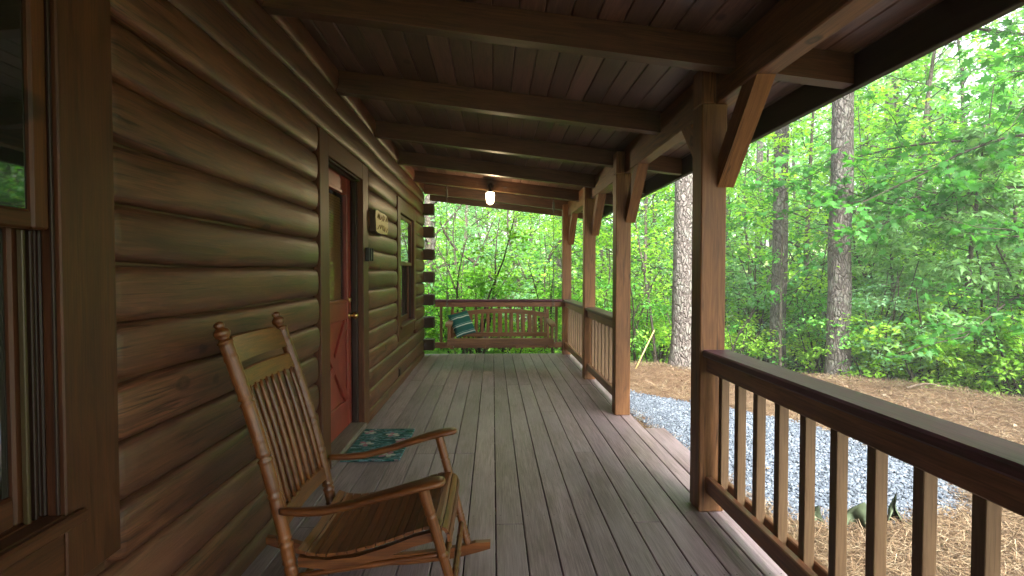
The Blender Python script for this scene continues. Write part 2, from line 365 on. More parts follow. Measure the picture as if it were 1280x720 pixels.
    def build(s, name, mats, parent=None, origin=None):
        me = bpy.data.meshes.new(name)
        o = Vector(origin) if origin is not None else (Vector(parent['_o']) if parent is not None and '_o' in parent else Vector((0, 0, 0)))
        me.from_pydata([(p[0] - o.x, p[1] - o.y, p[2] - o.z) for p in s.v], [], s.f)
        if not isinstance(mats, (list, tuple)): mats = [mats]
        for m in mats: me.materials.append(M[m] if isinstance(m, str) else m)
        me.polygons.foreach_set('use_smooth', s.sm); me.polygons.foreach_set('material_index', s.mi)
        a = me.attributes.new('gc', 'FLOAT_VECTOR', 'POINT'); a.data.foreach_set('vector', np.array(s.gc, 'f').ravel())
        a = me.attributes.new('rnd', 'FLOAT', 'POINT'); a.data.foreach_set('value', np.array(s.rn, 'f'))
        me.update()
        ob = bpy.data.objects.new(name, me); COL.objects.link(ob)
        if parent is not None:
            ob.parent = parent; ob['_o'] = tuple(o)
            if '_o' not in parent or origin is not None:
                po = Vector(parent['_o']) if '_o' in parent else Vector((0, 0, 0)); ob.location = o - po
        else: ob.location = o; ob['_o'] = tuple(o)
        return ob

def thing(name, label, cat, loc=(0, 0, 0), group=None):
    o = bpy.data.objects.new(name, None); COL.objects.link(o); o.location = loc; o['_o'] = tuple(loc); o.empty_display_size = .2
    o['label'] = label; o['category'] = cat
    if group: o['group'] = group
    return o
def tag(o, label=None, cat=None, group=None, kind=None):
    for k, v in (('label', label), ('category', cat), ('group', group), ('kind', kind)):
        if v: o[k] = v
    return o
def dup(o, parent=None):
    c = o.copy(); COL.objects.link(c)
    if parent is not None: c.parent = parent
    for ch in list(o.children): dup(ch, c)
    return c

def npmesh(name, V, F, rnd, mat, parent=None, smooth=False, origin=(0, 0, 0)):
    """V (n,3); F (m,k) all of the same size k; rnd (n,)"""
    me = bpy.data.meshes.new(name); V = np.asarray(V, 'f'); F = np.asarray(F, 'i'); m, k = F.shape
    me.vertices.add(len(V)); me.vertices.foreach_set('co', V.ravel())
    me.loops.add(m * k); me.loops.foreach_set('vertex_index', F.ravel())
    me.polygons.add(m); me.polygons.foreach_set('loop_start', np.arange(0, m * k, k, dtype='i')); me.polygons.foreach_set('loop_total', np.full(m, k, 'i'))
    me.polygons.foreach_set('use_smooth', np.full(m, smooth))
    a = me.attributes.new('rnd', 'FLOAT', 'POINT'); a.data.foreach_set('value', np.asarray(rnd, 'f'))
    me.materials.append(M[mat] if isinstance(mat, str) else mat)
    me.update(calc_edges=True); me.validate()
    ob = bpy.data.objects.new(name, me); COL.objects.link(ob); ob.location = origin
    if parent is not None: ob.parent = parent; ob['_o'] = tuple(parent['_o'])
    return ob

# ------------------------------------------------------------------ dimensions
XW = -1.078          # face of the log bulges and of the casings
XV = -1.122          # valleys between logs
def zrb(x): return 2.575 - .115 * (x + 1.09)       # underside of the rafters
def zroof(x): return zrb(x) + .15                   # underside of the roof boards
YB0, YB1 = -7.6, 9.68                               # porch, lengthened unseen behind the camera to block light, to the roof's far edge
YDECK = 8.86
GZ = -.40
CABIN = thing('log_cabin', 'brown log cabin with a roofed porch, red door and square timber posts', 'cabin', (0, 0, 0))

# openings in the long wall: (y0, y1, z0, z1)
DOOR = (3.47, 4.79, 0.0, 2.215)
WIN1 = (.09, 1.605, .50, 2.19)
WIN2 = (6.28, 7.75, .52, 2.19)
OPEN = [DOOR, WIN1, WIN2]

# ---- log wall
wb = MB()
def log_profile(z0, z1, n=9):
    pts = []
    for i in range(n):
        t = i / (n - 1)
        a = -math.pi / 2 + math.pi * t
        b = abs(math.cos(a)) ** .50
        pts.append((XV + (XW - XV) * b, z0 + (z1 - z0) * (.5 + .5 * math.copysign(abs(math.sin(a)) ** .9, math.sin(a)))))
    return pts
def add_log(y0, y1, z0, z1, e0, e1):
    prof = log_profile(z0, z1)
    segs = max(2, int((y1 - y0) / .35)); ys = list(np.linspace(y0, y1, segs + 1))
    if e0: ys = [y0, y0 + .012, y0 + .035] + [y for y in ys if y > y0 + .07]
    if e1: ys = [y for y in ys if y < y1 - .07] + [y1 - .035, y1 - .012, y1]
    rings = []; gc = []; ph = random.random() * 9; c = (z0 + z1) / 2
    for y in ys:
        k = 1.
        if e0: k = min(k, {0: .35, 1: .72}.get(0 if y == y0 else 1 if y < y0 + .02 else 2, 1 if y > y0 + .05 else .92))
        if e1: k = min(k, {0: .35, 1: .72}.get(0 if y == y1 else 1 if y > y1 - .02 else 2, 1 if y < y1 - .05 else .92))
        wv = .004 * math.sin(y * 1.7 + ph) + .003 * math.sin(y * 4.1 + ph * 2)
        rings.append([(XV + (x - XV) * k + wv * (x - XV) / (XW - XV), y, c + (z - c) * (.55 + .45 * k) + wv) for x, z in prof])
        gc += [(y, z, x) for x, z in prof]
    wb.loft(rings, closed=False, cap=False, smooth=True, gc=gc)
    for rg in (rings[0], rings[-1]):
        wb.add(rg, [tuple(range(len(rg)))], [(p[2], p[1], p[0]) for p in rg])
PITCH = .178
z = -.27
zt_wall = zroof(XV) + .02
while z < zt_wall - .03:
    z0, z1 = z, min(z + PITCH, zt_wall); zc = (z0 + z1) / 2
    cuts = sorted((o[0], o[1]) for o in OPEN if o[2] < zc + .06 and o[3] > zc - .06)
    cur = YB0; st = False
    for a, b in cuts:
        add_log(cur, a, z0 + .0015, z1 - .0015, st, True); cur = b; st = True
    # long logs carry a butt joint here and there
    add_log(cur, 8.69, z0 + .0015, z1 - .0015, st, False)
    z += PITCH
# chinking board behind the logs (with the openings left out)
def sheet(y0, y1, z0, z1): wb.box(XV - .05, XV - .004, y0, y1, z0, z1, 'y', .001, rnd=.1)
sheet(YB0, WIN1[0], -.4, 2.72); sheet(WIN1[1], DOOR[0], -.4, 2.72); sheet(DOOR[1], WIN2[0], -.4, 2.72); sheet(WIN2[1], 8.69, -.4, 2.72)
for o in OPEN:
    sheet(o[0], o[1], o[3], 2.72); sheet(o[0], o[1], -.4, o[2])
wb.build('log_wall', 'log', CABIN)
# end wall of the cabin round the corner
eb = MB(); z = -.27
while z < 3.4:
    eb.box(-6.0, -1.16, 8.62, 8.80, z + .002, z + PITCH - .002, 'x', .03); z += PITCH
eb.build('gable_wall', 'log', CABIN)
for k in range(7):
    z0 = .085 + .356 * k
    b = MB(); b.box(-1.155, -.925, 8.60, 8.80, z0 + .006, z0 + PITCH - .004, 'x', .012)
    b.build('log_end', 'log_end', CABIN)
# baseboard between door and corner, and along the near wall
b = MB(); b.box(XW - .04, XW - .012, DOOR[1] + .01, 8.60, .002, .075, 'y'); b.box(XW - .04, XW - .012, -3.5, DOOR[0] - .01, .002, .05, 'y')
b.build('baseboard', 'trim', CABIN)

# ---- double-hung windows
def window(o, near):
    y0, y1, z0, z1 = o; cw = .20 if near else .185
    w = MB()
    w.box(XW - .05, XW, y0, y0 + cw, z0, z1, 'z'); w.box(XW - .05, XW, y1 - cw, y1, z0, z1, 'z')          # side casings
    w.box(XW - .05, XW - .002, y0 + cw + .001, y1 - cw - .001, z1 - .17, z1, 'y')                           # head casing
    w.box(XW - .05, XW - .004, y0 + cw + .001, y1 - cw - .001, z0, z0 + (.150 if near else .120), 'y')                           # apron
    fr = w.build('window_casing', 'trim', CABIN)
    a, b_ = y0 + cw, y1 - cw
    s = MB(); zs = z0 + (.155 if near else .125); rec = .020 if near else .032
    s.box(XW - .20, XW - .052, a + .002, b_ - .002, zs, zs + .035, 'y', .004); s.box(XW - .0515, XW - .0, a + .001, b_ - .001, zs - .0, zs + .035, 'y', .004); s.box(XW + .0005, XW + .022, a - .05, b_ + .05, zs - .0, zs + .035, 'y', .006)
    s.build('sill', 'trim', fr)
    j = MB(); zt = z1 - .172
    j.box(XW - .25, XW - .052, a - .03, a, zs, zt, 'z'); j.box(XW - .25, XW - .052, b_, b_ + .03, zs, zt, 'z')
    for yy, s_ in ((a, 1), (b_, -1)):
        j.box(XW - .012 - rec * .4, XW - .004 - rec * .4, yy, yy + s_ * .010, zs + .036, zt, 'z', .002)
        j.box(XW - rec - .040, XW - rec - .034, yy, yy + s_ * .012, zs + .036, zt, 'z', .002)
    j.box(XW - .25, XW - .052, a, b_, zt, zt + .03, 'y'); j.build('jamb', 'jamb', fr)
    zm = zs + .035 + (zt - zs - .035) * .555
    def sash(xc, za, zb, st, bot, top):
        q = MB(); t = .03
        q.box(xc - t / 2, xc + t / 2, a + .005, a + .005 + st, za, zb, 'z', .006); q.box(xc - t / 2, xc + t / 2, b_ - .005 - st, b_ - .005, za, zb, 'z', .006)
        q.box(xc - t / 2, xc + t / 2 - .001, a + .005 + st, b_ - .005 - st, za, za + bot, 'y', .006); q.box(xc - t / 2, xc + t / 2 - .001, a + .005 + st, b_ - .005 - st, zb - top, zb, 'y', .006)
        f_ = q.build('sash', 'trim', fr)
        g = MB(); g.box(xc - .006, xc + .003, a + .007 + st, b_ - .007 - st, za + bot + .002, zb - top - .002, 'y', .0005)
        return f_, g
    f1, g1 = sash(XW - rec - .015, zm - .02, zt - .004, .05, .045, .05)
    g1.build('pane', 'glass', fr)
    f2, g2 = sash(XW - rec - .060, zs + .036, zm + .02, .065, .075, .04)
    g2.build('pane', 'glass', fr)
    if near:
        for yy in (b_ - .030, b_ - .052):
            v = MB(); v.box(XW - rec - .040, XW - rec - .026, yy - .005, yy + .005, zs + .037, zm - .022, 'z', .002); v.build('sash_track', 'vinyl' if yy < b_ - .04 else 'jamb', fr)
    return fr
WA = window(WIN1, True); WB_ = window(WIN2, False)
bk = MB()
bk.box(-1.75, -1.70, -.3, 2.2, -.3, 2.6); bk.box(-1.75, -1.70, 3.2, 5.2, -.3, 2.6); bk.box(-1.75, -1.70, 5.9, 8.2, -.3, 2.6)  # dark sheets put in for the unlit rooms behind the openings
bk.build('unlit_backing', 'dark', CABIN)

# ---- door
y0, y1, z0, z1 = DOOR; CW = .185; a, b_ = y0 + CW, y1 - CW
d = MB()
d.box(XW - .05, XW, y0, a, 0, z1, 'z'); d.box(XW - .05, XW, b_, y1, 0, z1, 'z'); d.box(XW - .05, XW - .002, a + .001, b_ - .001, z1 - .135, z1, 'y')
dc = d.build('door_casing', 'trim', CABIN)
j = MB(); zt = z1 - .137
j.box(XW - .22, XW - .052, a - .03, a, .0, zt, 'z'); j.box(XW - .22, XW - .052, b_, b_ + .03, .0, zt, 'z'); j.box(XW - .22, XW - .052, a, b_, zt, zt + .03, 'y')
j.box(XW - .095, XW - .055, b_ - .016, b_, 0.06, zt, 'z'); j.box(XW - .095, XW - .055, a, b_, zt - .016, zt, 'y'); j.box(XW - .052, XW - .02, a, a + .012, .06, zt, 'z'); j.box(XW - .052, XW - .02, a, b_, zt - .012, zt, 'y')
j.build('jamb', 'jamb', dc)
t = MB(); t.box(XW - .20, XW + .015, a - .005, b_ + .005, .002, .05, 'y', .006); t.build('threshold', 'grey_wood', dc)
XD = XW - .105; e0, e1, dz0, dz1 = a + .004, b_ - .004, .055, zt - .004
q = MB(); st = .115
q.box(XD - .04, XD, e0, e0 + st, dz0, dz1, 'z'); q.box(XD - .04, XD, e1 - st, e1, dz0, dz1, 'z')
for za, zb in ((dz0, dz0 + .22), (.93, 1.07), (dz1 - .12, dz1)): q.box(XD - .04, XD - .0015, e0 + st, e1 - st, za, zb, 'y')
q.box(XD - .035, XD - .018, e0 + st, e1 - st, dz0 + .22, .93, 'y', .001)
pa, pb, pz0, pz1 = e0 + st + .02, e1 - st - .02, dz0 + .24, .91
q.bar((XD - .010, pa, pz0), (XD - .010, pb, pz1), .085, .018, (1, 0, 0)); q.bar((XD - .0085, pa, pz1), (XD - .0085, pb, pz0), .085, .018, (1, 0, 0))
# raised edge round the glass
for u0, u1, w0, w1 in ((e0 + st, e0 + st + .025, 1.07, dz1 - .12), (e1 - st - .025, e1 - st, 1.07, dz1 - .12)): q.box(XD - .03, XD + .008, u0, u1, w0, w1, 'z')
for w0, w1 in ((1.07, 1.095), (dz1 - .145, dz1 - .12)): q.box(XD - .03, XD + .006, e0 + st + .025, e1 - st - .025, w0, w1, 'y')
DO = q.build('door', 'red', CABIN); tag(DO, 'red door with a glass upper half and a cross braced lower panel')
g = MB(); g.box(XD - .022, XD - .018, e0 + st + .02, e1 - st - .02, 1.09, dz1 - .14, 'z', .0005); g.build('pane', 'clear', DO)
bl = MB(); zz = 1.10
while zz < dz1 - .16:
    bl.bar((XD - .045, e0 + st + .03, zz), (XD - .045, e1 - st - .03, zz), .022, .0016, (1, 0, .35), .0004); zz += .021
bl.build('blind', 'blind', DO)
k = MB(); yk = e1 - .06; zk = .955
k.tube([(XD, yk, zk), (XD + .006, yk, zk)], .03, 14); 
k.tube([(XD + .006, yk, zk), (XD + .03, yk, zk), (XD + .036, yk, zk), (XD + .05, yk, zk), (XD + .066, yk, zk), (XD + .072, yk, zk)], [.011, .011, .022, .028, .022, .006], 14)
k.build('door_knob', 'brass', DO)
k = MB(); k.tube([(XD, yk, zk + .13), (XD + .012, yk, zk + .13)], [.026, .022], 14); k.build('deadbolt', 'brass', DO)

# ---- deck (boards, joists, rim)
db = MB(); pitch = .1445; gap = .005
x = .013 - pitch * 8 + gap / 2; i = 0
while x < 1.27:
    xr = min(x + pitch - gap, 1.272); xl = max(x, -1.14)
    if xr - xl > .02:
        joints = [YB0, YDECK]
        yj = random.choice([3.93, 6.35, 1.6, 5.1, 2.8]) if i % 3 else [3.93, 6.35][(i // 3) % 2]
        joints = [YB0, -4.6, -1.2 + random.uniform(-.5, .5), yj, YDECK + .0]
        if yj < 4.6 and i % 2: joints.insert(4, 6.35 + (i % 4) * .3)
        joints.sort()
        for ja, jb in zip(joints[:-1], joints[1:]):
            dz = random.uniform(-.0012, .0012)
            db.box(xl, xr, ja + .0016, jb - .0016, -.036, dz, 'y', .0035)
            for yy in np.arange(-3.2, 8.8, .61):     # nail heads
                if ja + .05 < yy < jb - .05 and yy > .9:
                    for xx in (xl + .025, xr - .025):
                        n_ = [(xx + .0035 * math.cos(q_), yy + .0035 * math.sin(q_), dz + .0009) for q_ in np.arange(6) * math.pi / 3]
                        db.add(n_, [tuple(range(6))], rnd=.5, mi=1)
    x += pitch; i += 1
db.box(1.279, 1.445, 3.06, 4.52, -.036, .001, 'y', .004)                     # widened edge board at the step
for yy in np.arange(-7.5, 8.9, .42): db.box(-1.1, 1.22, yy, yy + .04, -.18, -.0375, 'x', .002, 1)
db.box(1.225, 1.262, YB0, YDECK, -.26, -.0375, 'y', .003); db.box(-1.1, 1.26, YDECK - .045, YDECK - .01, -.26, -.0375, 'x')
db.box(1.40, 1.43, 3.07, 4.51, -.17, -.0375, 'y')
deck = db.build('porch_deck', ['deck', 'jamb']); tag(deck, 'grey brown stained board deck of the porch', None, None, 'structure')
sp = thing('porch_step', 'low weathered wooden step beside the open gap in the porch railing', 'step', (1.54, 3.8, GZ))
s_ = MB(); s_.box(1.45, 1.60, 3.0, 4.56, -.205, -.165, 'y', .005); s_.build('tread', 'grey_wood', sp)
s_ = MB(); s_.box(1.555, 1.59, 3.02, 4.54, GZ - .02, -.206, 'y', .004); s_.build('riser', 'grey_wood', sp)

# ---- roof over the porch
rb = MB(); w = .127
x = -1.14; rows = 0
while x < 1.83:
    xr = min(x + w - .0035, 1.835)
    joints = sorted([YB0, random.uniform(-1, 1.5), random.choice([2.72, 3.92, 5.17]), random.choice([6.42, 7.62, 8.77]), YB1])
    for ja, jb in zip(joints[:-1], joints[1:]):
        za, zb = zroof(x), zroof(xr); c = .005
        prof = [(x, za + c), (x + c, za - .0), (xr - c, zb), (xr, zb + c), (xr, zb + .02), (x, za + .02)]
        n = len(prof)
        vs = [(p[0], ja + .001, p[1]) for p in prof] + [(p[0], jb - .001, p[1]) for p in prof]
        fs = [(i, (i + 1) % n, n + (i + 1) % n, n + i) for i in range(n)] + [tuple(range(n))[::-1], tuple(range(n, 2 * n))]
        rb.add(vs, fs, [(p[1], p[0], p[2]) for p in vs])
    x += w
ceil_ = rb.build('ceiling_boards', 'ceil', CABIN)
rt = MB()
rt.prism([(-6.2, -7.7, zroof(-1.14) + .025 + 5.06 * .5), (-1.14, -7.7, zroof(-1.14) + .025), (1.90, -7.7, zroof(1.90) + .025), (1.90, -7.7, zroof(1.90) + .06), (-1.14, -7.7, zroof(-1.14) + .07), (-6.2, -7.7, zroof(-1.14) + .075 + 5.06 * .5)], (0, 17.45, 0))
rt.build('roof', 'roofing', CABIN)
for yr in (-6.9, -5.7, -4.5, -3.3, -2.2, -1.0, .22, 1.46, 2.68, 3.90, 5.15, 6.40, 7.60, 8.75, 9.62):
    b = MB(); h = .148; yw = .085 if yr < 9.5 else .04
    pl = [(-1.10, yr, zrb(-1.10)), (1.795, yr, zrb(1.795)), (1.795, yr, zrb(1.795) + h), (-1.10, yr, zrb(-1.10) + h)]
    b.prism(pl, (0, yw, 0), gaxis=(1, 0, -.115)); b.build('rafter', 'rafter', CABIN)
b = MB(); b.box(1.797, 1.838, YB0, YB1, zrb(1.8) - .018, zroof(1.8) - .001, 'y', .004); b.build('fascia', 'fascia', CABIN)
b = MB(); b.box(1.199, 1.302, YB0 + .3, 8.99, 2.212, zroof(1.3) - .004, 'y', .006); b.build('beam', 'beam', CABIN)

# ---- posts and braces
PX0, PX1 = 1.118, 1.256
for yp in (-7.2, -5.15, -3.1, -1.1, .93, 2.905, 4.935, 6.64, 8.70):
    b = MB(); b.box(PX0, PX1, yp, yp + .138, .001, 2.209, 'z', .006)
    b.box(PX0, 1.1965, yp + .001, yp + .137, 2.2095, 2.405, 'z', .005, rnd=.5)
    po = b.build('porch_post', 'post', CABIN)
    for sgn, ys in ((-1, yp - .001), (1, yp + .139)):
        if ys > 8.8: continue
        br = MB()
        xz0, xz1 = 1.762, 2.2105; run = .43; th = .125
        p = [(1.205, ys, xz0), (1.205, ys, xz0 + .16), (1.205, ys + sgn * (run - .155), xz1), (1.205, ys + sgn * run, xz1)]
        br.prism(p if sgn > 0 else p[::-1], (.088, 0, 0), gaxis=(0, sgn * .7, .7)); br.build('brace', 'post', po)

# ---- railings (each a thing of its own)
bal_mesh = None
def railing(name, label, p0, p1, axis, post_gap=True, group=None):
    global bal_mesh
    root = thing(name, label, 'railing', ((p0[0] + p1[0]) / 2, (p0[1] + p1[1]) / 2, 0), group)
    def span(u0, u1, w0, w1, z0, z1, nm, c=.005, mt='rail'):
        b = MB()
        if axis == 'y': b.box(w0, w1, u0, u1, z0, z1, 'y', c)
        else: b.box(u0, u1, w0, w1, z0, z1, 'x', c)
        return b.build(nm, mt, root)
    if axis == 'y': u0, u1, cx = p0[1], p1[1], 1.200
    else: u0, u1, cx = p0[0], p1[0], p0[1]
    span(u0, u1, cx - .070, cx + .078, .851, .889, 'cap_rail', .008, 'cap')
    span(u0 + .001, u1 - .001, cx - .045, cx - .009, .768, .850, 'top_rail')
    span(u0 + .001, u1 - .001, cx - .046, cx - .009, .112, .198, 'bottom_rail')
    span(u0 + .001, u1 - .001, cx + .031, cx + .060, .112, .196, 'lower_back_rail')
    n = int(round((u1 - u0) / .1895)); ph = (u1 - u0) / n
    us = [u0 + ph * (k + .5) for k in range(n)]
    if p1[1] == 2.904: us = [1.285 + .1905 * k for k in range(-1, 9)]
    for u in us:
        if bal_mesh is None:
            b = MB(); b.box(-.0205, .0205, -.0205, .0205, .085, .848, 'z', .002)
            o = b.build('baluster', 'baluster', root, origin=(0, 0, 0)); bal_mesh = o
        else:
            o = bal_mesh.copy(); COL.objects.link(o); o.parent = root
        ro = root['_o']
        pos = (cx + .0112, u, 0) if axis == 'y' else (u, cx + .0112, 0)
        o.location = (pos[0] - ro[0], pos[1] - ro[1], 0)
    return root
G_R = 'railings between the porch posts'
railing('porch_railing', 'nearest brown porch railing with wide cap, beside the gravel path', (1.2, 1.07), (1.2, 2.904), 'y', group=G_R)
railing('porch_railing', 'brown railing between second and third post from the camera, past the step gap', (1.2, 5.074), (1.2, 6.639), 'y', group=G_R)
railing('porch_railing', 'short side railing between the two farthest posts, reaching the end railing', (1.2, 6.779), (1.2, 8.699), 'y', group=G_R)
railing('porch_railing', 'railing across the far end of the porch behind the hanging swing', (-.92, 8.765), (1.117, 8.765), 'x', group=G_R)

# ---- rocking chair
RC = thing('rocking_chair', 'oak rocking chair with turned spindles and slatted seat beside the log wall', 'rocking chair', (-.5, 2.2, 0))
def ringed(p_lo, p_hi, r, rings, taper=(1, 1), n=70, bend=None, fin=False):
    p_lo = Vector(p_lo); p_hi = Vector(p_hi); pts = []; rad = []
    for i in range(n + 1):
        t = i / n; p = p_lo.lerp(p_hi, t)
        if bend: p = p + Vector(bend) * (4 * t * (1 - t))
        rr = r * (taper[0] + (taper[1] - taper[0]) * t)
        for (t0, wdt, dep) in rings:
            dd = abs(t - t0) / wdt
            if dd < 1: rr += 1.5 * r * dep * math.cos(dd * math.pi * 2.5) * (1 - dd)
        pts.append(p); rad.append(rr)
    return pts, rad
YN, YF = 1.925, 2.425
for yy in (YN, YF):
    b = MB()
    lo = Vector((-.700, yy, .06)); hi = Vector((-.944, yy, 1.055))
    pts, rad = ringed(lo, hi, .0245, [(.06, .02, .2), (.22, .02, -.16), (.30, .03, -.16), (.47, .02, -.16), (.60, .02, -.16), (.66, .025, .14), (.80, .03, -.18), (.86, .02, .15), (.95, .02, -.2)], (.9, 1.0), 110, (.030, 0, 0))
    dv = (pts[-1] - pts[-4]).normalized()
    for t_, r_ in ((.004, .028), (.010, .028), (.014, .019), (.020, .017), (.028, .025), (.040, .029), (.052, .024), (.058, .014), (.066, .018), (.074, .018), (.080, .010), (.083, .002)):
        pts.append(hi + dv * t_); rad.append(r_)
    b.tube(pts, rad, 16); b.build('back_post', 'chair', RC)
def bx(z):          # x of the chair back at height z
    t = (z - .06) / .995; return -.700 - .244 * t + .030 * 4 * t * (1 - t)
def back_board(nm, zlo, zhi_mid, zhi_end, ya=YN + .016, yb=YF - .016, th=.018, bow=-.018):
    b = MB(); rings = []; gc = []; n = 20
    for i in range(n + 1):
        t = i / n; y = ya + (yb - ya) * t; s = 4 * t * (1 - t)
        e = min(1, min(t, 1 - t) / .09); zh = zhi_end + (zhi_mid - zhi_end) * (e * e * (3 - 2 * e)) 
        x0 = bx(zlo) + bow * s; x1 = bx(zh) + bow * s
        rg = [(x0 - th / 2, y, zlo), (x0 + th / 2, y, zlo), (x1 + th / 2, y, zh - .004), (x1 + th / 4, y, zh), (x1 - th / 4, y, zh), (x1 - th / 2, y, zh - .004)]
        rings.append(rg); gc += [(y, p[2], p[0]) for p in rg]
    b.loft(rings, smooth=False, gc=gc); return b.build(nm, 'chair', RC)
back_board('crest_rail', .985, 1.075, 1.045); back_board('upper_rail', .895, .957, .957); back_board('lower_rail', .400, .455, .455, bow=-.012)
for kk in range(8):
    y = YN + .052 + (YF - YN - .104) * kk / 7; s = (y - YN) / (YF - YN); s = 4 * s * (1 - s)
    b = MB(); pts = []; rad = []
    for i in range(15):
        t = i / 14; z_ = .45 + (.90 - .45) * t
        pts.append((bx(z_) + .006 - .018 * s, y, z_)); rad.append(.0080 + .0028 * math.sin(math.pi * min(1, t * 1.1)) ** .8)
    b.tube(pts, rad, 10); b.build('spindle', 'chair', RC)
# seat: slats across, following a scooped profile
prof = [(-.705, .338), (-.66, .322), (-.60, .318), (-.52, .328), (-.44, .348), (-.36, .374), (-.29, .399), (-.24, .412), (-.205, .412), (-.182, .400), (-.170, .378), (-.168, .352)]
def pint(s):
    L_ = [0]
    for p, q_ in zip(prof[:-1], prof[1:]): L_.append(L_[-1] + math.hypot(q_[0] - p[0], q_[1] - p[1]))
    s = s * L_[-1]
    for i in range(len(L_) - 1):
        if s <= L_[i + 1] + 1e-9:
            t = (s - L_[i]) / (L_[i + 1] - L_[i]); return (prof[i][0] + (prof[i + 1][0] - prof[i][0]) * t, prof[i][1] + (prof[i + 1][1] - prof[i][1]) * t)
    return prof[-1]
sb = MB(); ns = 17
for kk in range(ns):
    s0, s1 = kk / ns + .0035, (kk + 1) / ns - .0035
    P = [pint(s0 + (s1 - s0) * q_ / 3) for q_ in range(4)]
    nx = [(-(P[min(i + 1, 3)][1] - P[max(i - 1, 0)][1]), P[min(i + 1, 3)][0] - P[max(i - 1, 0)][0]) for i in range(4)]
    nx = [(a_ / math.hypot(a_, b2), b2 / math.hypot(a_, b2)) for a_, b2 in nx]
    rings = []; gc = []
    for y in np.linspace(YN - .012 - .0 * kk, YF + .012, 9):
        e = 1 - ((y - (YN + YF) / 2) / .27) ** 2
        sag = -.012 * e
        top = [(p[0], y, p[1] + sag) for p in P]; bot = [(p[0] - n_[0] * .011, y, p[1] - n_[1] * .011 + sag) for p, n_ in zip(P, nx)]
        rg = bot + top[::-1]; rings.append(rg); gc += [(p[1], p[0], p[2]) for p in rg]
    sb.loft(rings, smooth=False, gc=gc)
sb.build('seat', 'chair', RC)
for yy in (YN - .002, YF + .002):
    b = MB(); rings = []; gc = []
    for x_, z_ in [(-.70, .308), (-.60, .296), (-.5, .305), (-.40, .335), (-.30, .372), (-.22, .392), (-.20, .392)]:
        rg = [(x_, yy - .013, z_ - .034), (x_, yy + .013, z_ - .034), (x_, yy + .013, z_), (x_, yy - .013, z_)]; rings.append(rg); gc += [(p[0], p[1], p[2]) for p in rg]
    b.loft(rings, smooth=False, gc=gc); b.build('seat_frame', 'chair', RC)
# arms, front legs, rockers, rungs
for yy, so in ((YN, -1), (YF, 1)):
    b = MB(); rings = []; gc = []
    sec = [(-.755, .478, .010, .010), (-.735, .478, .016, .012), (-.68, .476, .019, .013), (-.60, .482, .022, .013), (-.50, .505, .027, .013), (-.40, .535, .034, .013), (-.30, .564, .042, .013), (-.24, .578, .044, .013), (-.205, .583, .038, .012), (-.188, .584, .026, .010), (-.182, .584, .010, .006)]
    for x_, z_, hw, th in sec:
        t = min(1, max(0, (x_ + .75) / .45)); yc = yy + so * (.030 + .024 * t)
        rg = [(x_, yc + hw * math.copysign(abs(math.cos(q_)) ** .6, math.cos(q_)), z_ + th * math.copysign(abs(math.sin(q_)) ** .7, math.sin(q_))) for q_ in np.arange(14) * 2 * math.pi / 14]
        rings.append(rg); gc += [(p[0], p[1], p[2]) for p in rg]
    b.loft(rings, gc=gc); b.build('arm', 'chair', RC)
    b = MB()
    p, r_ = ringed((-.128, yy + so * .012, .07), (-.262, yy + so * .045, .562), .0185, [(.10, .03, .2), (.22, .025, -.16), (.30, .03, -.15), (.50, .025, .14), (.62, .03, -.16), (.80, .025, -.15), (.88, .03, -.15)], (.85, 1.05), 80)
    b.tube(p, r_, 14); b.build('front_leg', 'chair', RC)
    b = MB(); rings = []; gc = []
    for i in range(31):
        x_ = -1.02 + (.99) * i / 30; zb = (x_ + .47) ** 2 / 2.9 + .002
        h = .046 if 2 < i < 28 else .030 + .008 * min(i, 30 - i)
        yo = yy + so * .006
        rg = [(x_, yo - .014, zb), (x_, yo + .014, zb), (x_, yo + .014, zb + h), (x_, yo - .014, zb + h)]; rings.append(rg); gc += [(p[0], p[1], p[2]) for p in rg]
    b.loft(rings, smooth=False, gc=gc); b.build('rocker', 'chair', RC)
    b = MB(); p, r_ = ringed((-.705, yy, .235), (-.205, yy + so * .02, .312), .0105, [(.5, .08, .15)], (.9, .9), 20); b.tube(p, r_, 10); b.build('rung', 'chair', RC)
    b = MB(); p, r_ = ringed((-.700, yy, .155), (-.165, yy + so * .02, .215), .0105, [(.5, .08, .15)], (.9, .9), 20); b.tube(p, r_, 10); b.build('rung', 'chair', RC)
for x_, z_ in ((-.187, .275), (-.160, .178), (-.70, .20)):
    b = MB(); p, r_ = ringed((x_, YN - .01, z_), (x_, YF + .01, z_), .0125, [(.25, .04, .15), (.5, .05, .12), (.75, .04, .15)], (.95, .95), 40); b.tube(p, r_, 12); b.build('rung', 'chair', RC)

RC.location.x += .018

# ---- porch swing
SX0, SX1 = -.62, .83
SW = thing('porch_swing', 'slatted wooden porch swing with arched back hanging on two chains', 'porch swing', ((SX0 + SX1) / 2, 7.6, .3))
b = MB(); b.box(SX0, SX1, 7.36, 7.395, .325, .415, 'x', .005); b.build('front_rail', 'swing', SW)
b = MB()
for kk in range(7):
    yy = 7.405 + kk * .075; b.box(SX0 + .02, SX1 - .02, yy, yy + .066, .395 - kk * .008, .413 - kk * .008, 'x', .004)
b.build('seat', 'swing', SW)
for xx in np.linspace(SX0 + .06, SX1 - .06, 4):
    b = MB(); b.box(xx - .022, xx + .022, 7.37, 7.98, .285, .324, 'y', .004); b.build('seat_support', 'swing', SW)
def yb(z_): return 7.93 + (z_ - .40) * .30
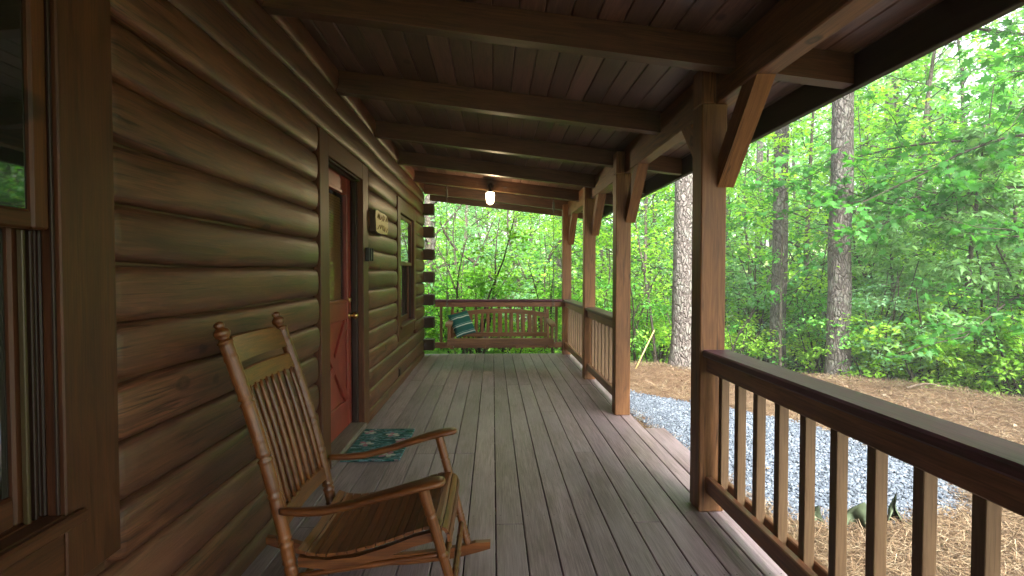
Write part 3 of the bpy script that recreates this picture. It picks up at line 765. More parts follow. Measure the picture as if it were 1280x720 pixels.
# crest: arch
b = MB(); rings = []; gc = []
for i in range(25):
    t = i / 24; x_ = SX0 + .045 + (SX1 - SX0 - .09) * t; zc = .660 + .062 * (1 - (2 * t - 1) ** 2)
    rg = [(x_, yb(zc) - .016, zc), (x_, yb(zc) + .016, zc), (x_, yb(zc) + .028, zc + .062), (x_, yb(zc) - .004, zc + .062)]; rings.append(rg); gc += [(p[0], p[1], p[2]) for p in rg]
b.loft(rings, smooth=False, gc=gc); b.build('crest_rail', 'swing', SW)
b = MB(); b.box(SX0 + .045, SX1 - .045, yb(.42) - .016, yb(.42) + .016, .385, .445, 'x'); b.build('lower_back_rail', 'swing', SW)
nsl = 15
for kk in range(nsl):
    t = (kk + .5) / nsl; x_ = SX0 + .075 + (SX1 - SX0 - .15) * t; zc = .665 + .062 * (1 - (2 * t - 1) ** 2); wd = .040 if kk % 5 != 2 else .062
    b = MB(); b.bar((x_, yb(.44) - .001, .44), (x_, yb(zc) - .001, zc + .004), wd, .016, (0, -1, .3)); b.build('back_slat', 'swing', SW)
for xx in (SX0 + .025, SX1 - .025):
    b = MB(); b.bar((xx, yb(.30), .30), (xx, yb(.775), .775), .042, .042, (0, -1, .3), .006); b.build('back_stile', 'swing', SW)
    b = MB(); b.bar((xx, 7.40, .33), (xx, 7.42, .600), .042, .042, (0, 1, 0), .006); b.build('arm_post', 'swing', SW)
    b = MB(); rings = []
    for yy, hw, zz in ((7.31, .018, .590), (7.325, .038, .600), (7.36, .046, .612), (7.5, .044, .624), (7.7, .038, .630), (7.97, .030, .632)):
        rings.append([(xx - hw, yy, zz - .012), (xx + hw, yy, zz - .012), (xx + hw, yy, zz + .012), (xx - hw, yy, zz + .012)])
    b.loft(rings, smooth=False); b.build('arm', 'swing', SW)
def chain(bm, p0, p1, lw=.0085, ll=.034, r=.0024):
    p0 = Vector(p0); p1 = Vector(p1); n = max(1, int((p1 - p0).length / (ll * .78))); dv = (p1 - p0).normalized()
    sx = dv.cross(Vector((0, 1, 0))).normalized(); sy = dv.cross(sx)
    for i in range(n):
        c = p0.lerp(p1, (i + .5) / n); s = sx if i % 2 else sy; loop = []
        for q_ in range(9):
            a_ = 2 * math.pi * q_ / 8; loop.append(c + dv * (ll / 2 * math.cos(a_)) + s * (lw * math.sin(a_)))
        bm.tube(loop, r, 4, cap=False)
for xx in (SX0 + .012 - .03, SX1 - .012 + .03):
    b = MB(); zt = zrb(xx) - .002
    hook = (xx, 7.64, zt)
    b.tube([(xx, 7.64, zt + .001), (xx, 7.64, zt - .05)], .006, 8)
    coil = [(xx + .015 * math.cos(q_ * .8), 7.64 + .015 * math.sin(q_ * .8), zt - .05 - .12 * q_ / 90) for q_ in range(91)]
    b.tube(coil, .0035, 5)
    top = (xx, 7.64, zt - .17); jn = (xx, 7.64, 1.18)
    chain(b, top, jn); chain(b, jn, (xx, 7.42, .34)); chain(b, jn, (xx, yb(.40), .34))
    b.build('chain', 'steel', SW)

# ---- pillow
PC = Vector((-.435, 7.72, .590)); rot = Matrix.Rotation(R(-24), 3, 'Y') @ Matrix.Rotation(R(-14), 3, 'X') @ Matrix.Rotation(R(40), 3, 'Z')
pb_ = MB(); n = 20; V = []; Gc = []; F = []
for side in (1, -1):
    for i in range(n + 1):
        for j2 in range(n + 1):
            u, v = 2 * i / n - 1, 2 * j2 / n - 1
            e = max(0, (1 - abs(u) ** 3.0) * (1 - abs(v) ** 3.0)) ** .55
            pin = 1 - .07 * ((1 - v * v) if abs(u) > .0 else 0) * abs(u) ** 4 ; pin2 = 1 - .07 * (1 - u * u) * abs(v) ** 4
            q_ = Vector((u * .172 * pin, side * .068 * e, v * .178 * pin2)); V.append(PC + rot @ q_); Gc.append((u * .2, v * .2, side))
    o = 0 if side == 1 else (n + 1) ** 2
    for i in range(n):
        for j2 in range(n):
            f_ = (o + i * (n + 1) + j2, o + (i + 1) * (n + 1) + j2, o + (i + 1) * (n + 1) + j2 + 1, o + i * (n + 1) + j2 + 1)
            F.append(f_[::-1] if side == 1 else f_)
pb_.add(V, F, Gc, .5, True); pl = pb_.build('throw_pillow', 'pillow', origin=PC)
tag(pl, 'teal throw pillow with white stripes leaning in the corner of the swing', 'pillow')

# ---- doormat
DM = thing('doormat', 'teal floral doormat lying in front of the red door', 'doormat', (-.845, 4.15, 0))
b = MB(); b.box(-1.055, -.645, 3.765, 4.53, .002, .016, 'y', .005); b.build('mat_top', 'mat', DM, origin=(-.845, 4.15, 0))
b = MB()
def petal(cx, cy, ang, l, w_, mi, zz):
    pts = []
    for q_ in range(10):
        a_ = 2 * math.pi * q_ / 10; px, py = l / 2 + l / 2 * math.cos(a_), w_ / 2 * math.sin(a_) * (1 + .3 * math.cos(a_))
        pts.append((cx + px * math.cos(ang) - py * math.sin(ang), cy + px * math.sin(ang) + py * math.cos(ang), zz))
    b.add(pts, [tuple(range(10))], mi=mi)
for (cx, cy, a0) in ((-.745, 3.87, 0), (-.80, 4.36, .6), (-.96, 4.13, 1.1), (-.70, 4.20, .3), (-.99, 4.42, .2), (-.93, 3.88, .9)):
    for q_ in range(5): petal(cx, cy, a0 + q_ * 1.256, random.uniform(.045, .075), .035, q_ % 2, .0166 + .0004 * q_)
b.build('flower_print', ['petal', 'petal_pink'], DM)

# ---- lantern
LN = thing('porch_lantern', 'lit jelly jar lantern hanging from a ceiling rafter above the deck', 'lantern', (-.035, 7.53, 2.2))
lx, ly = -.035, 7.53; zt = zrb(lx)
b = MB(); b.tube([(lx, 7.598, zt + .06), (lx, 7.57, zt + .06)], [.035, .03], 14); b.tube([(lx, 7.575, zt + .06), (lx, ly + .01, zt + .065), (lx, ly, zt + .05), (lx, ly, zt - .005)], .006, 8)
b.tube([(lx, ly, zt + .01), (lx, ly, zt - .012), (lx, ly, zt - .03), (lx, ly, zt - .042)], [.012, .018, .040, .060], 20); b.build('canopy', 'iron', LN)
zt -= .042
b = MB(); b.tube([(lx, ly, zt - .001), (lx, ly, zt - .03), (lx, ly, zt - .08), (lx, ly, zt - .125), (lx, ly, zt - .150), (lx, ly, zt - .160)], [.054, .058, .056, .050, .038, .010], 22); b.build('lamp_glass', 'lamp', LN)
for q_ in range(8):
    a_ = q_ * math.pi / 4; b = MB(); pts = [(lx + r_ * math.cos(a_), ly + r_ * math.sin(a_), zt - dz) for r_, dz in ((.060, 0), (.063, .03), (.061, .08), (.054, .13), (.040, .157), (.012, .168))]
    b.tube(pts, .0028, 6); b.build('cage_wire', 'iron', LN)
pl_ = bpy.data.lights.new('lantern_bulb', 'POINT'); pl_.energy = 6.0; pl_.color = (1, .72, .42); pl_.shadow_soft_size = .05
lo = bpy.data.objects.new('bulb', pl_); COL.objects.link(lo); lo.location = (lx, ly, zt - .23); lo.parent = LN; lo.location = Vector(lo.location) - LN.location

# ---- wall sign, bell box, outlet
sg = thing('wall_sign', 'live edge pine sign with carved marks hung on logs beside the door', 'sign', (-1.06, 5.14, 1.66))
def sign_poly(xp, g=0):
    yz = [(4.87, 1.675), (4.86, 1.74), (4.845, 1.80), (4.86, 1.86), (4.93, 1.872), (5.10, 1.866), (5.27, 1.87), (5.37, 1.858), (5.425, 1.82), (5.44, 1.77), (5.43, 1.71), (5.38, 1.675), (5.25, 1.668), (5.05, 1.660), (4.93, 1.663)]
    cy, cz = 5.14, 1.766
    return [(xp, cy + (y_ - cy) * (1 - g), cz + (z_ - cz) * (1 - 2.2 * g)) for y_, z_ in yz]
b = MB(); b.loft([sign_poly(XW - .01), sign_poly(XW + .040), sign_poly(XW + .048, .02)], smooth=False, cap=True, mi=0); b.build('board', 'sign_edge', sg)
b = MB(); b.add(sign_poly(XW + .0495, .025), [tuple(range(15))[::-1]], [(p[1], p[2], p[0]) for p in sign_poly(0)]); b.build('sign_face', 'sign', sg)
b = MB(); xs = XW + .0505
for path in ([(4.93, 1.80), (4.96, 1.84), (4.99, 1.79), (5.02, 1.84), (5.04, 1.79)], [(5.08, 1.80), (5.12, 1.835), (5.15, 1.80), (5.12, 1.785)], [(5.2, 1.79), (5.2, 1.845), (5.26, 1.83), (5.22, 1.81)], [(5.30, 1.80), (5.33, 1.84), (5.37, 1.80)],
             [(5.02, 1.74), (5.06, 1.71), (5.12, 1.75), (5.18, 1.70)], [(5.2, 1.75), (5.24, 1.70), (5.30, 1.74)], [(4.94, 1.70), (4.99, 1.73)], [(5.34, 1.70), (5.38, 1.735)]):
    b.tube([(xs, y_, z_) for y_, z_ in path], .0042, 6)
b.build('carving', 'carve', sg)
bb = MB(); bb.box(XW + .001, XW + .035, 4.66, 4.775, 1.405, 1.52, 'z', .004); bb.box(XW + .035, XW + .05, 4.67, 4.685, 1.41, 1.515, 'z', .003); bb.box(XW + .035, XW + .05, 4.75, 4.765, 1.41, 1.515, 'z', .003); bb.box(XW + .0355, XW + .042, 4.69, 4.745, 1.42, 1.505, 'z', .003)
o = bb.build('bell_box', 'black', origin=(XW, 4.72, 1.46)); tag(o, 'small black box mounted on the door casing under the sign', 'box')
bb = MB(); bb.box(XW - .02, XW + .012, 6.22, 6.34, .125, .225, 'z', .006); bb.box(XW + .012, XW + .022, 6.23, 6.33, .135, .215, 'z', .006)
o = bb.build('outlet_cover', 'jamb', origin=(XW, 6.28, .17)); tag(o, 'dark outdoor outlet cover low on the log wall', 'outlet')

# ------------------------------------------------------------------ ground
def gz(x, y):
    x = np.asarray(x, float); y = np.asarray(y, float); r = np.hypot(x, y)
    h = GZ + .05 * np.sin(x * 1.3 + 1) * np.sin(y * 1.1) * np.clip((r - 6.5) / 3, 0, 1)
    h = h + .06 * np.exp(-((r - 9.5) / .8) ** 2)
    h = h - np.clip(r - 9.9, 0, 13) * .20
    h = h + np.clip(r - 30, 0, 200) * .10
    h = h + .25 * np.sin(x * .31) * np.cos(y * .27) * np.clip((r - 12) / 8, 0, 1)
    return h
def spread(a, b, fine, n): 
    t = np.linspace(-1, 1, n); s = np.sinh(t * 3.2) / np.sinh(3.2); mid = fine
    return np.where(s < 0, mid + s * (mid - a), mid + s * (b - mid))
gx = spread(-90, 110, 4, 150); gy = spread(-60, 120, 7, 160); GX, GY = np.meshgrid(gx, gy, indexing='ij')
V = np.stack([GX, GY, gz(GX, GY)], -1).reshape(-1, 3); nx_, ny_ = GX.shape
I = np.arange(nx_ * ny_).reshape(nx_, ny_)
F = np.stack([I[:-1, :-1], I[1:, :-1], I[1:, 1:], I[:-1, 1:]], -1).reshape(-1, 4)
g = npmesh('ground', V, F, np.zeros(len(V)), 'ground', smooth=True); tag(g, 'pine straw covered ground falling away into the woods', None, None, 'structure')

PATH = np.array([(1.2, 9.0), (1.75, 8.2), (2.05, 7.55), (2.45, 7.22), (3.0, 6.65), (3.45, 6.02), (3.70, 5.2), (3.78, 4.6), (3.66, 4.05), (3.35, 3.72), (2.67, 3.60), (2.08, 3.55), (1.86, 4.0), (1.84, 5.0), (1.72, 6.25), (1.40, 7.4), (.9, 9.0)])
def inside(P, poly):
    c = np.zeros(len(P), bool); j = len(poly) - 1
    for i in range(len(poly)):
        a_, b2 = poly[i], poly[j]
        cr = ((a_[1] > P[:, 1]) != (b2[1] > P[:, 1])) & (P[:, 0] < (b2[0] - a_[0]) * (P[:, 1] - a_[1]) / (b2[1] - a_[1] + 1e-12) + a_[0])
        c ^= cr; j = i
    return c
b = MB(); b.add([(p[0], p[1], float(gz(p[0], p[1])) + .012) for p in PATH], [tuple(range(len(PATH)))[::-1]])
o = b.build('gravel_path', 'grit'); tag(o, 'pale blue grey gravel path curving past the porch', None, None, 'structure')
rng = np.random.default_rng(5)
def ico():
    p = (1 + 5 ** .5) / 2
    v = np.array([(-1, p, 0), (1, p, 0), (-1, -p, 0), (1, -p, 0), (0, -1, p), (0, 1, p), (0, -1, -p), (0, 1, -p), (p, 0, -1), (p, 0, 1), (-p, 0, -1), (-p, 0, 1)], float); v /= np.linalg.norm(v[0])
    f = np.array([(0, 11, 5), (0, 5, 1), (0, 1, 7), (0, 7, 10), (0, 10, 11), (1, 5, 9), (5, 11, 4), (11, 10, 2), (10, 7, 6), (7, 1, 8), (3, 9, 4), (3, 4, 2), (3, 2, 6), (3, 6, 8), (3, 8, 9), (4, 9, 5), (2, 4, 11), (6, 2, 10), (8, 6, 7), (9, 8, 1)])
    return v, f
def rotmats(n, rng):
    q = rng.normal(size=(n, 4)); q /= np.linalg.norm(q, axis=1, keepdims=True); w, x, y, z = q.T
    return np.stack([1 - 2 * (y * y + z * z), 2 * (x * y - z * w), 2 * (x * z + y * w), 2 * (x * y + z * w), 1 - 2 * (x * x + z * z), 2 * (y * z - x * w), 2 * (x * z - y * w), 2 * (y * z + x * w), 1 - 2 * (x * x + y * y)], -1).reshape(n, 3, 3)
ns = 27000
P = np.stack([rng.uniform(.9, 4.2, ns * 3), rng.uniform(3.3, 8.9, ns * 3)], -1); P = P[inside(P + rng.normal(0, .05, P.shape), PATH)][:ns]; ns = len(P)
iv, if_ = ico(); sz = rng.uniform(.0085, .0175, ns)
st_ = rng.uniform(.55, 1.3, (ns, 1, 3)); jit = 1 + rng.uniform(-.22, .22, (ns, 12, 1))
loc = np.einsum('nij,nkj->nki', rotmats(ns, rng), iv[None] * st_ * jit) * sz[:, None, None]
loc[:, :, 2] *= .75
zc = gz(P[:, 0], P[:, 1]) + .012 + rng.uniform(0, .016, ns)
V = (loc + np.concatenate([P, zc[:, None]], 1)[:, None, :]).reshape(-1, 3)
F = (if_[None] + (np.arange(ns) * 12)[:, None, None]).reshape(-1, 3)
o = npmesh('gravel_stones', V, F, np.repeat(rng.random(ns), 12), 'stone'); tag(o, 'loose pale grey gravel stones on the path', None, None, 'stuff')
# pine straw
def straw(n, xr, yr, seed, size=(.10, .2), hump=.03):
    rg = np.random.default_rng(seed)
    P = np.stack([rg.uniform(*xr, n), rg.uniform(*yr, n)], -1)
    keep = (~inside(P + rg.normal(0, .06, P.shape), PATH)) & (np.hypot(P[:, 0], P[:, 1]) < 10.6) & ~((P[:, 0] < 1.6) & (P[:, 1] > 2.95) & (P[:, 1] < 4.6))
    P = P[keep]; n = len(P)
    a = rg.uniform(0, 2 * math.pi, n); l = rg.uniform(*size, n); wd = rg.uniform(.0009, .0017, n)
    clump = .5 + .5 * np.sin(P[:, 0] * 5.1 + 2 * np.sin(P[:, 1] * 3)) * np.sin(P[:, 1] * 6.3)
    z0 = gz(P[:, 0], P[:, 1]) + rg.uniform(.0, hump, n) * (1 + clump); tilt = rg.normal(0, .25, n)
    d = np.stack([np.cos(a), np.sin(a), np.zeros(n)], -1); s = np.stack([-np.sin(a), np.cos(a), np.zeros(n)], -1)
    bend = rg.normal(0, .18, n)
    t = np.array([-.5, 0, .5])
    C = np.concatenate([P, z0[:, None]], 1)[:, None, :] + d[:, None, :] * (t[None, :, None] * l[:, None, None])
    C = C + s[:, None, :] * ((t ** 2)[None, :, None] * (bend * l * 2)[:, None, None])
    C[:, :, 2] += np.abs(t[None, :] * (tilt * l)[:, None]) + .002
    up = np.array([0, 0, 1.])
    A = C + s[:, None, :] * wd[:, None, None] + up * wd[:, None, None] * .6; B = C - s[:, None, :] * wd[:, None, None]
    V = np.stack([A, B], 2).reshape(-1, 3)
    base = (np.arange(n) * 6)[:, None]
    F = np.concatenate([base + np.array([0, 1, 3, 2]), base + np.array([2, 3, 5, 4])], 0)
    return V, F, np.repeat(rg.random(n), 6)
parts = [straw(52000, (1.3, 4.4), (1.0, 4.6), 1), straw(46000, (1.3, 8), (3.6, 10.4), 2, (.13, .24)), straw(9000, (3.5, 9), (1.5, 8), 3, (.13, .24))]
off = 0; Vs = []; Fs = []; Rs = []
for v, f, r_ in parts: Vs.append(v); Fs.append(f + off); Rs.append(r_); off += len(v)
o = npmesh('pine_straw', np.concatenate(Vs), np.concatenate(Fs), np.concatenate(Rs), 'needle'); tag(o, 'fallen brown pine needles covering the ground', None, None, 'stuff')

# scattered dead leaves
rg = np.random.default_rng(21); n = 900
P = np.stack([rg.uniform(1.6, 8.5, n), rg.uniform(1.2, 10, n)], -1); keep = (~inside(P, PATH) | (rg.random(n) < .12)) & (np.hypot(P[:, 0], P[:, 1]) < 10.3) & ~((P[:, 0] < 1.65) & (P[:, 1] > 2.95)); P = P[keep]; n = len(P)
P3 = np.concatenate([P, (gz(P[:, 0], P[:, 1]) + rg.uniform(.02, .045, n))[:, None]], 1); a = rg.uniform(0, 6.28, n)
LITTER = (P3, np.stack([np.cos(a), np.sin(a), rg.normal(0, .2, n)], -1), np.array([0, 0, 1.]) + rg.normal(0, .35, (n, 3)), rg.uniform(.04, .09, n))

# landscape fabric: flaps sticking out at the path's near edge
fr_ = np.random.default_rng(12)
b = MB(); rings = []
for i in range(40):
    t = i / 39; x0 = 1.98 + .86 * t; y0_ = 3.50 + .05 * math.sin(t * 9) + .02 * math.sin(t * 31)
    pk = .20 * max(0, 1 - abs(t - .48) / .08) + .14 * max(0, 1 - abs(t - .22) / .06) + .22 * max(0, 1 - abs(t - .85) / .08)
    rg = []
    for j2 in range(8):
        s = j2 / 7
        rg.append((x0 + .02 * math.sin(s * 7 + t * 25) + .03 * s * math.sin(t * 40), y0_ + .06 * (1 - s) * (.4 + pk * 4) - .02 * math.sin(s * 6 + t * 30), GZ + .004 + s * (.022 + pk) + .006 * math.sin(t * 70 + s * 4)))
    rings.append(rg)
b.loft(rings, closed=False, cap=False, smooth=True)
o = b.build('landscape_fabric', 'fabric', origin=(2.4, 3.5, GZ)); tag(o, 'crumpled grey green landscape fabric sticking out at the gravel edge', 'fabric')

# ------------------------------------------------------------------ vegetation
LEAF = {'ovate': (np.array([(0, 0, 0), (.38, .27, .07), (1, 0, -.06), (.38, -.27, .07)]), np.array([(0, 2, 1), (0, 3, 2)]))}
def maple_leaf():
    pts = [(0, 0)]
    spec = [(-2.2, .42), (-1.75, .26), (-1.25, .62), (-.85, .34), (-.55, .55), (-.32, .42), (0, .98), (.32, .42), (.55, .55), (.85, .34), (1.25, .62), (1.75, .26), (2.2, .42)]
    for a, r_ in spec: pts.append((.25 + r_ * math.cos(a) * .8, r_ * math.sin(a) * .8))
    v = np.array([(.25, 0, 0)] + [(x, y, -.18 * abs(y) ** 1.3 - .10 * max(0, x - .4)) for x, y in pts])
    n = len(pts); f = np.array([(0, 1 + i, 1 + (i + 1) % n) for i in range(n)])
    return v, f
LEAF['maple'] = maple_leaf()
LEAF['spray'] = (np.array([(0, .02, 0), (0, -.02, 0), (.5, .09, .03), (.5, -.09, .0), (1, 0, -.1), (.3, .16, .04), (.3, -.16, -.04)]), np.array([(0, 1, 3), (0, 3, 2), (2, 3, 4), (0, 2, 5), (1, 6, 3)]))
def leaves(P, D, Nn, size, kind, rg, rbias=None):
    tv, tf = LEAF[kind]; n = len(P); k = len(tv)
    D = D / (np.linalg.norm(D, axis=1, keepdims=True) + 1e-9)
    Sd = np.cross(Nn, D); Sd /= (np.linalg.norm(Sd, axis=1, keepdims=True) + 1e-9); Up = np.cross(D, Sd)
    V = P[:, None, :] + size[:, None, None] * (tv[None, :, 0, None] * D[:, None, :] + tv[None, :, 1, None] * Sd[:, None, :] + tv[None, :, 2, None] * Up[:, None, :])
    F = tf[None] + (np.arange(n) * k)[:, None, None]
    rn = rg.random(n) if rbias is None else np.clip(rbias + rg.normal(0, .17, n), 0, 1)
    return V.reshape(-1, 3), F.reshape(-1, 3), np.repeat(rn, k)

v, f, r_ = leaves(*LITTER, 'ovate', np.random.default_rng(3)); o = npmesh('leaf_litter', v, f, r_, 'dead_leaf'); tag(o, 'dry brown leaves scattered over the pine straw', None, None, 'stuff')

class Tree:
    def __init__(s, seed): s.rg = np.random.default_rng(seed); s.limbs = []; s.P = []; s.D = []; s.N = []; s.S = []; s.B = []
    def path(s, p, d, l, n=7, wig=.12, lift=0.):
        pts = [np.array(p, float)]; d = np.array(d, float); d /= np.linalg.norm(d)
        for i in range(n):
            d = d + s.rg.normal(0, wig, 3) + np.array([0, 0, lift]); d /= np.linalg.norm(d); pts.append(pts[-1] + d * l / n)
        return np.array(pts)
    def limb(s, pts, r0, r1=.3): s.limbs.append((pts, np.linspace(r0, r0 * r1, len(pts))))
    def twig(s, pts, n, size, spread=.10, droop=.3, flat=.75, bias=.5):
        rg = s.rg; t = rg.uniform(.12, 1.0, n) * (len(pts) - 1); i = np.minimum(t.astype(int), len(pts) - 2); f = (t - i)[:, None]
        p = pts[i] * (1 - f) + pts[i + 1] * f; d = pts[i + 1] - pts[i]; d /= np.linalg.norm(d, axis=1, keepdims=True)
        sd = np.cross(d, [0, 0, 1.]); sd /= (np.linalg.norm(sd, axis=1, keepdims=True) + 1e-6)
        sg = rg.choice([-1, 1], n)[:, None]
        D = d * rg.uniform(.1, .9, (n, 1)) + sd * sg * rg.uniform(.4, 1.1, (n, 1)) + rg.normal(0, .3, (n, 3)); D[:, 2] -= droop * rg.uniform(.3, 1.4, n)
        Nn = np.tile([0, 0, 1.], (n, 1)) * flat + rg.normal(0, .42, (n, 3))
        s.P.append(p + rg.normal(0, spread, (n, 3)) * np.array([1, 1, .6])); s.D.append(D); s.N.append(Nn)
        s.S.append(size * rg.uniform(.65, 1.25, n)); s.B.append(np.full(n, bias) )
    def branch(s, p, d, l, r, nsub, nleaf, size, lift=.03, droop=.3, wig=.13, bias=None, sub_l=.45):
        rg = s.rg; pts = s.path(p, d, l, 8, wig, lift); s.limb(pts, r, .2)
        b0 = rg.uniform(.25, .75) if bias is None else bias
        for k in range(nsub):
            t = rg.uniform(.25, 1) * (len(pts) - 1); i = min(int(t), len(pts) - 2); q = pts[i] + (pts[i + 1] - pts[i]) * (t - i)
            dd = pts[i + 1] - pts[i]; dd /= np.linalg.norm(dd); sd = np.cross(dd, [0, 0, 1.])
            d2 = dd * .6 + sd * rg.choice([-1, 1]) * rg.uniform(.5, 1.1) + np.array([0, 0, rg.uniform(-.15, .35)])
            sp_ = s.path(q, d2, l * sub_l * rg.uniform(.5, 1.2), 5, .16, 0); s.limb(sp_, max(r * .28, .003), .3)
            s.twig(sp_, nleaf, size, .07, droop, .75, np.clip(b0 + rg.normal(0, .12), .05, .95))
        s.twig(pts[3:], nleaf, size, .08, droop, .75, b0)
    def crown_mesh(s, kind):
        P = np.concatenate(s.P); D = np.concatenate(s.D); Nn = np.concatenate(s.N); S_ = np.concatenate(s.S); B = np.concatenate(s.B)
        return leaves(P, D, Nn, S_, kind, s.rg, B)

def emit(t, name, label, cat, loc, leafkind, leafmat_, barkm='bark2', trunk=None, group=None, crown_name='crown', rz=0, sc=1, limbname='branches'):
    root = thing(name, label, cat, loc, group); root.rotation_euler.z = rz; root.scale = (sc,) * 3
    if trunk is not None:
        b = MB(); pts, rad = trunk
        b.tube([tuple(p) for p in pts], list(rad), 14 if rad[0] > .08 else 8)
        o = b.build('trunk', barkm, origin=None); o.parent = root
    if t.limbs:
        b = MB()
        for pts, rad in t.limbs: b.tube([tuple(p) for p in pts], list(rad), 7 if rad[0] > .02 else 4, cap=False)
        o = b.build(limbname, 'limb' if barkm != 'twig' else 'twig'); o.parent = root
    if t.P:
        v, f, r_ = t.crown_mesh(leafkind); o = npmesh(crown_name, v, f, r_, leafmat_); o.parent = root
    return root

# generic woodland tree (origin at its foot)
def gen_tree(seed, H, r0, lo, spread_, nbr, nsub, nleaf, size, lean=.06, lift=.04, wig=.12):
    t = Tree(seed); rg = t.rg; n = 12
    pts = [np.zeros(3)]; d = np.array([rg.normal(0, lean), rg.normal(0, lean), 1.])
    for i in range(n):
        d = d + np.append(rg.normal(0, lean * .7, 2), 0); d /= np.linalg.norm(d); pts.append(pts[-1] + d * H / n)
    pts = np.array(pts); rad = r0 * (1 - .9 * np.linspace(0, 1, n + 1) ** .9); rad[0] *= 1.3
    for k in range(nbr):
        f = lo + (1 - lo) * (k + rg.uniform(0, 1)) / nbr; x = f * n; i = min(int(x), n - 1); p = pts[i] + (pts[i + 1] - pts[i]) * (x - i)
        az = k * 2.4 + rg.normal(0, .4); prof_ = (.35 + .65 * math.sin(math.pi * min(1, (f - lo) / (1 - lo) * .8 + .25)))
        el = rg.uniform(.05, .55) + .5 * (f - lo)
        t.branch(p, (math.cos(az), math.sin(az), el), spread_ * prof_ * rg.uniform(.7, 1.2), max(.006, r0 * .32 * (1.1 - f)), nsub, nleaf, size, lift, .35, wig)
    return t, (pts, rad)
def gen_shrub(seed, H, nst, nsub, nleaf, size, open_=.5, lift=.02):
    t = Tree(seed); rg = t.rg
    for k in range(nst):
        az = k * 2.4 + rg.normal(0, .5); sp_ = rg.uniform(.1, open_)
        st_ = t.path((rg.normal(0, .12), rg.normal(0, .12), -.1), (math.cos(az) * sp_, math.sin(az) * sp_, 1), H * rg.uniform(.7, 1.1), 8, .10, lift); t.limb(st_, .014 + .006 * H, .25)
        for q in range(5):
            i = rg.integers(2, 8); dd = rg.normal(0, 1, 3); dd[2] = abs(dd[2]) * .35
            t.branch(st_[i], dd, H * rg.uniform(.2, .42), .007, nsub, nleaf, size, .0, .3, .15)
    return t
PROTO = {}
def place(key, make, x, y, label, rz=0, sc=1., dz=0.):
    """first use builds the plant; later uses copy it and its parts"""
    z_ = float(gz(x, y)) - .05 + dz
    if key not in PROTO:
        o = make(); PROTO[key] = o
    else:
        o = dup(PROTO[key])
    o.location = (x, y, z_); o.rotation_euler.z = rz; o.scale = (sc,) * 3
    o['label'] = label; return o

# --- tall pines
def pine(x, y, r, label, H=19, seed=1, lean=(0, 0)):
    rg = np.random.default_rng(seed); z0 = float(gz(x, y)) - .08
    root = thing('pine_tree', label, 'pine tree', (x, y, z0), 'tall pines around the porch')
    n = 60; seg = 28; V = []; F = []
    zs = np.linspace(0, H, n); cx = np.cumsum(rg.normal(0, .006, n)) + lean[0] * zs; cy = np.cumsum(rg.normal(0, .006, n)) + lean[1] * zs; cx -= cx[0]; cy -= cy[0]
    for i in range(n):
        rr = r * (1 - .62 * (zs[i] / H) ** 1.1) * (1 + .38 * math.exp(-zs[i] / .25))
        for k in range(seg):
            a = 2 * math.pi * k / seg; q = rr * (1 + .035 * math.sin(3 * a + zs[i] * .7) + rg.normal(0, .013)); V.append((cx[i] + q * math.cos(a), cy[i] + q * math.sin(a), zs[i]))
    F = [(i * seg + k, i * seg + (k + 1) % seg, (i + 1) * seg + (k + 1) % seg, (i + 1) * seg + k) for i in range(n - 1) for k in range(seg)]
    npmesh('trunk', V, F, np.zeros(len(V)), 'bark', root, True)
    t = Tree(seed + 50)
    for k in range(16):
        f = .62 + .38 * k / 16; i = int(f * (n - 1)); az = k * 2.4
        t.branch((cx[i], cy[i], zs[i]), (math.cos(az), math.sin(az), .25), 2.6 * (1.25 - f), .035, 6, 40, .30, .05, .1)
    b = MB()
    for pts, rad in t.limbs: b.tube([tuple(p) for p in pts], list(rad), 5, cap=False)
    o = b.build('branches', 'limb'); o.parent = root
    v, f_, r_ = t.crown_mesh('spray'); o = npmesh('crown', v, f_, r_, 'cedar', root)
    return root
pine(3.33, 9.42, .205, 'thick grey barked pine trunk just past the open gap in the railing', 20, 1)
pine(5.62, 10.55, .150, 'slimmer grey pine trunk wrapped in leafy vine, left of the thickest dark one', 19, 2)
pine(5.72, 8.80, .178, 'straight pine trunk with flaking bark on the straw bank above the near railing', 20, 3)
pine(-1.78, 15.5, .165, 'pine trunk beyond the far end of the porch beside the stacked log ends', 20, 4)
pine(7.62, 7.15, .15, 'pine trunk at the edge of the straw bank behind hanging maple branches', 19, 5)
pine(2.6, 22, .17, 'distant slender pine trunk seen above the end railing', 20, 6)
pine(11.5, 15.5, .15, 'slender far pine trunk standing down the slope amid green trees', 20, 8)
pine(9.6, 19.5, .15, 'far thin pine trunk between bushy trees in the woods', 20, 9)

# --- vine on the slimmer pine
t = Tree(77)
for k in range(9):
    z_ = .3 + k * .28; az = k * 2.1
    t.branch((.17 * math.cos(az), .17 * math.sin(az), z_), (math.cos(az), math.sin(az), .5), .45, .006, 4, 12, .075, -.05, .3, .2)
emit(t, 'climbing_vine', 'leafy green vine climbing the lower part of a slim pine trunk', 'vine', (5.62, 10.55, float(gz(5.62, 10.55))), 'ovate', 'leaf_b', crown_name='foliage', limbname='stems')

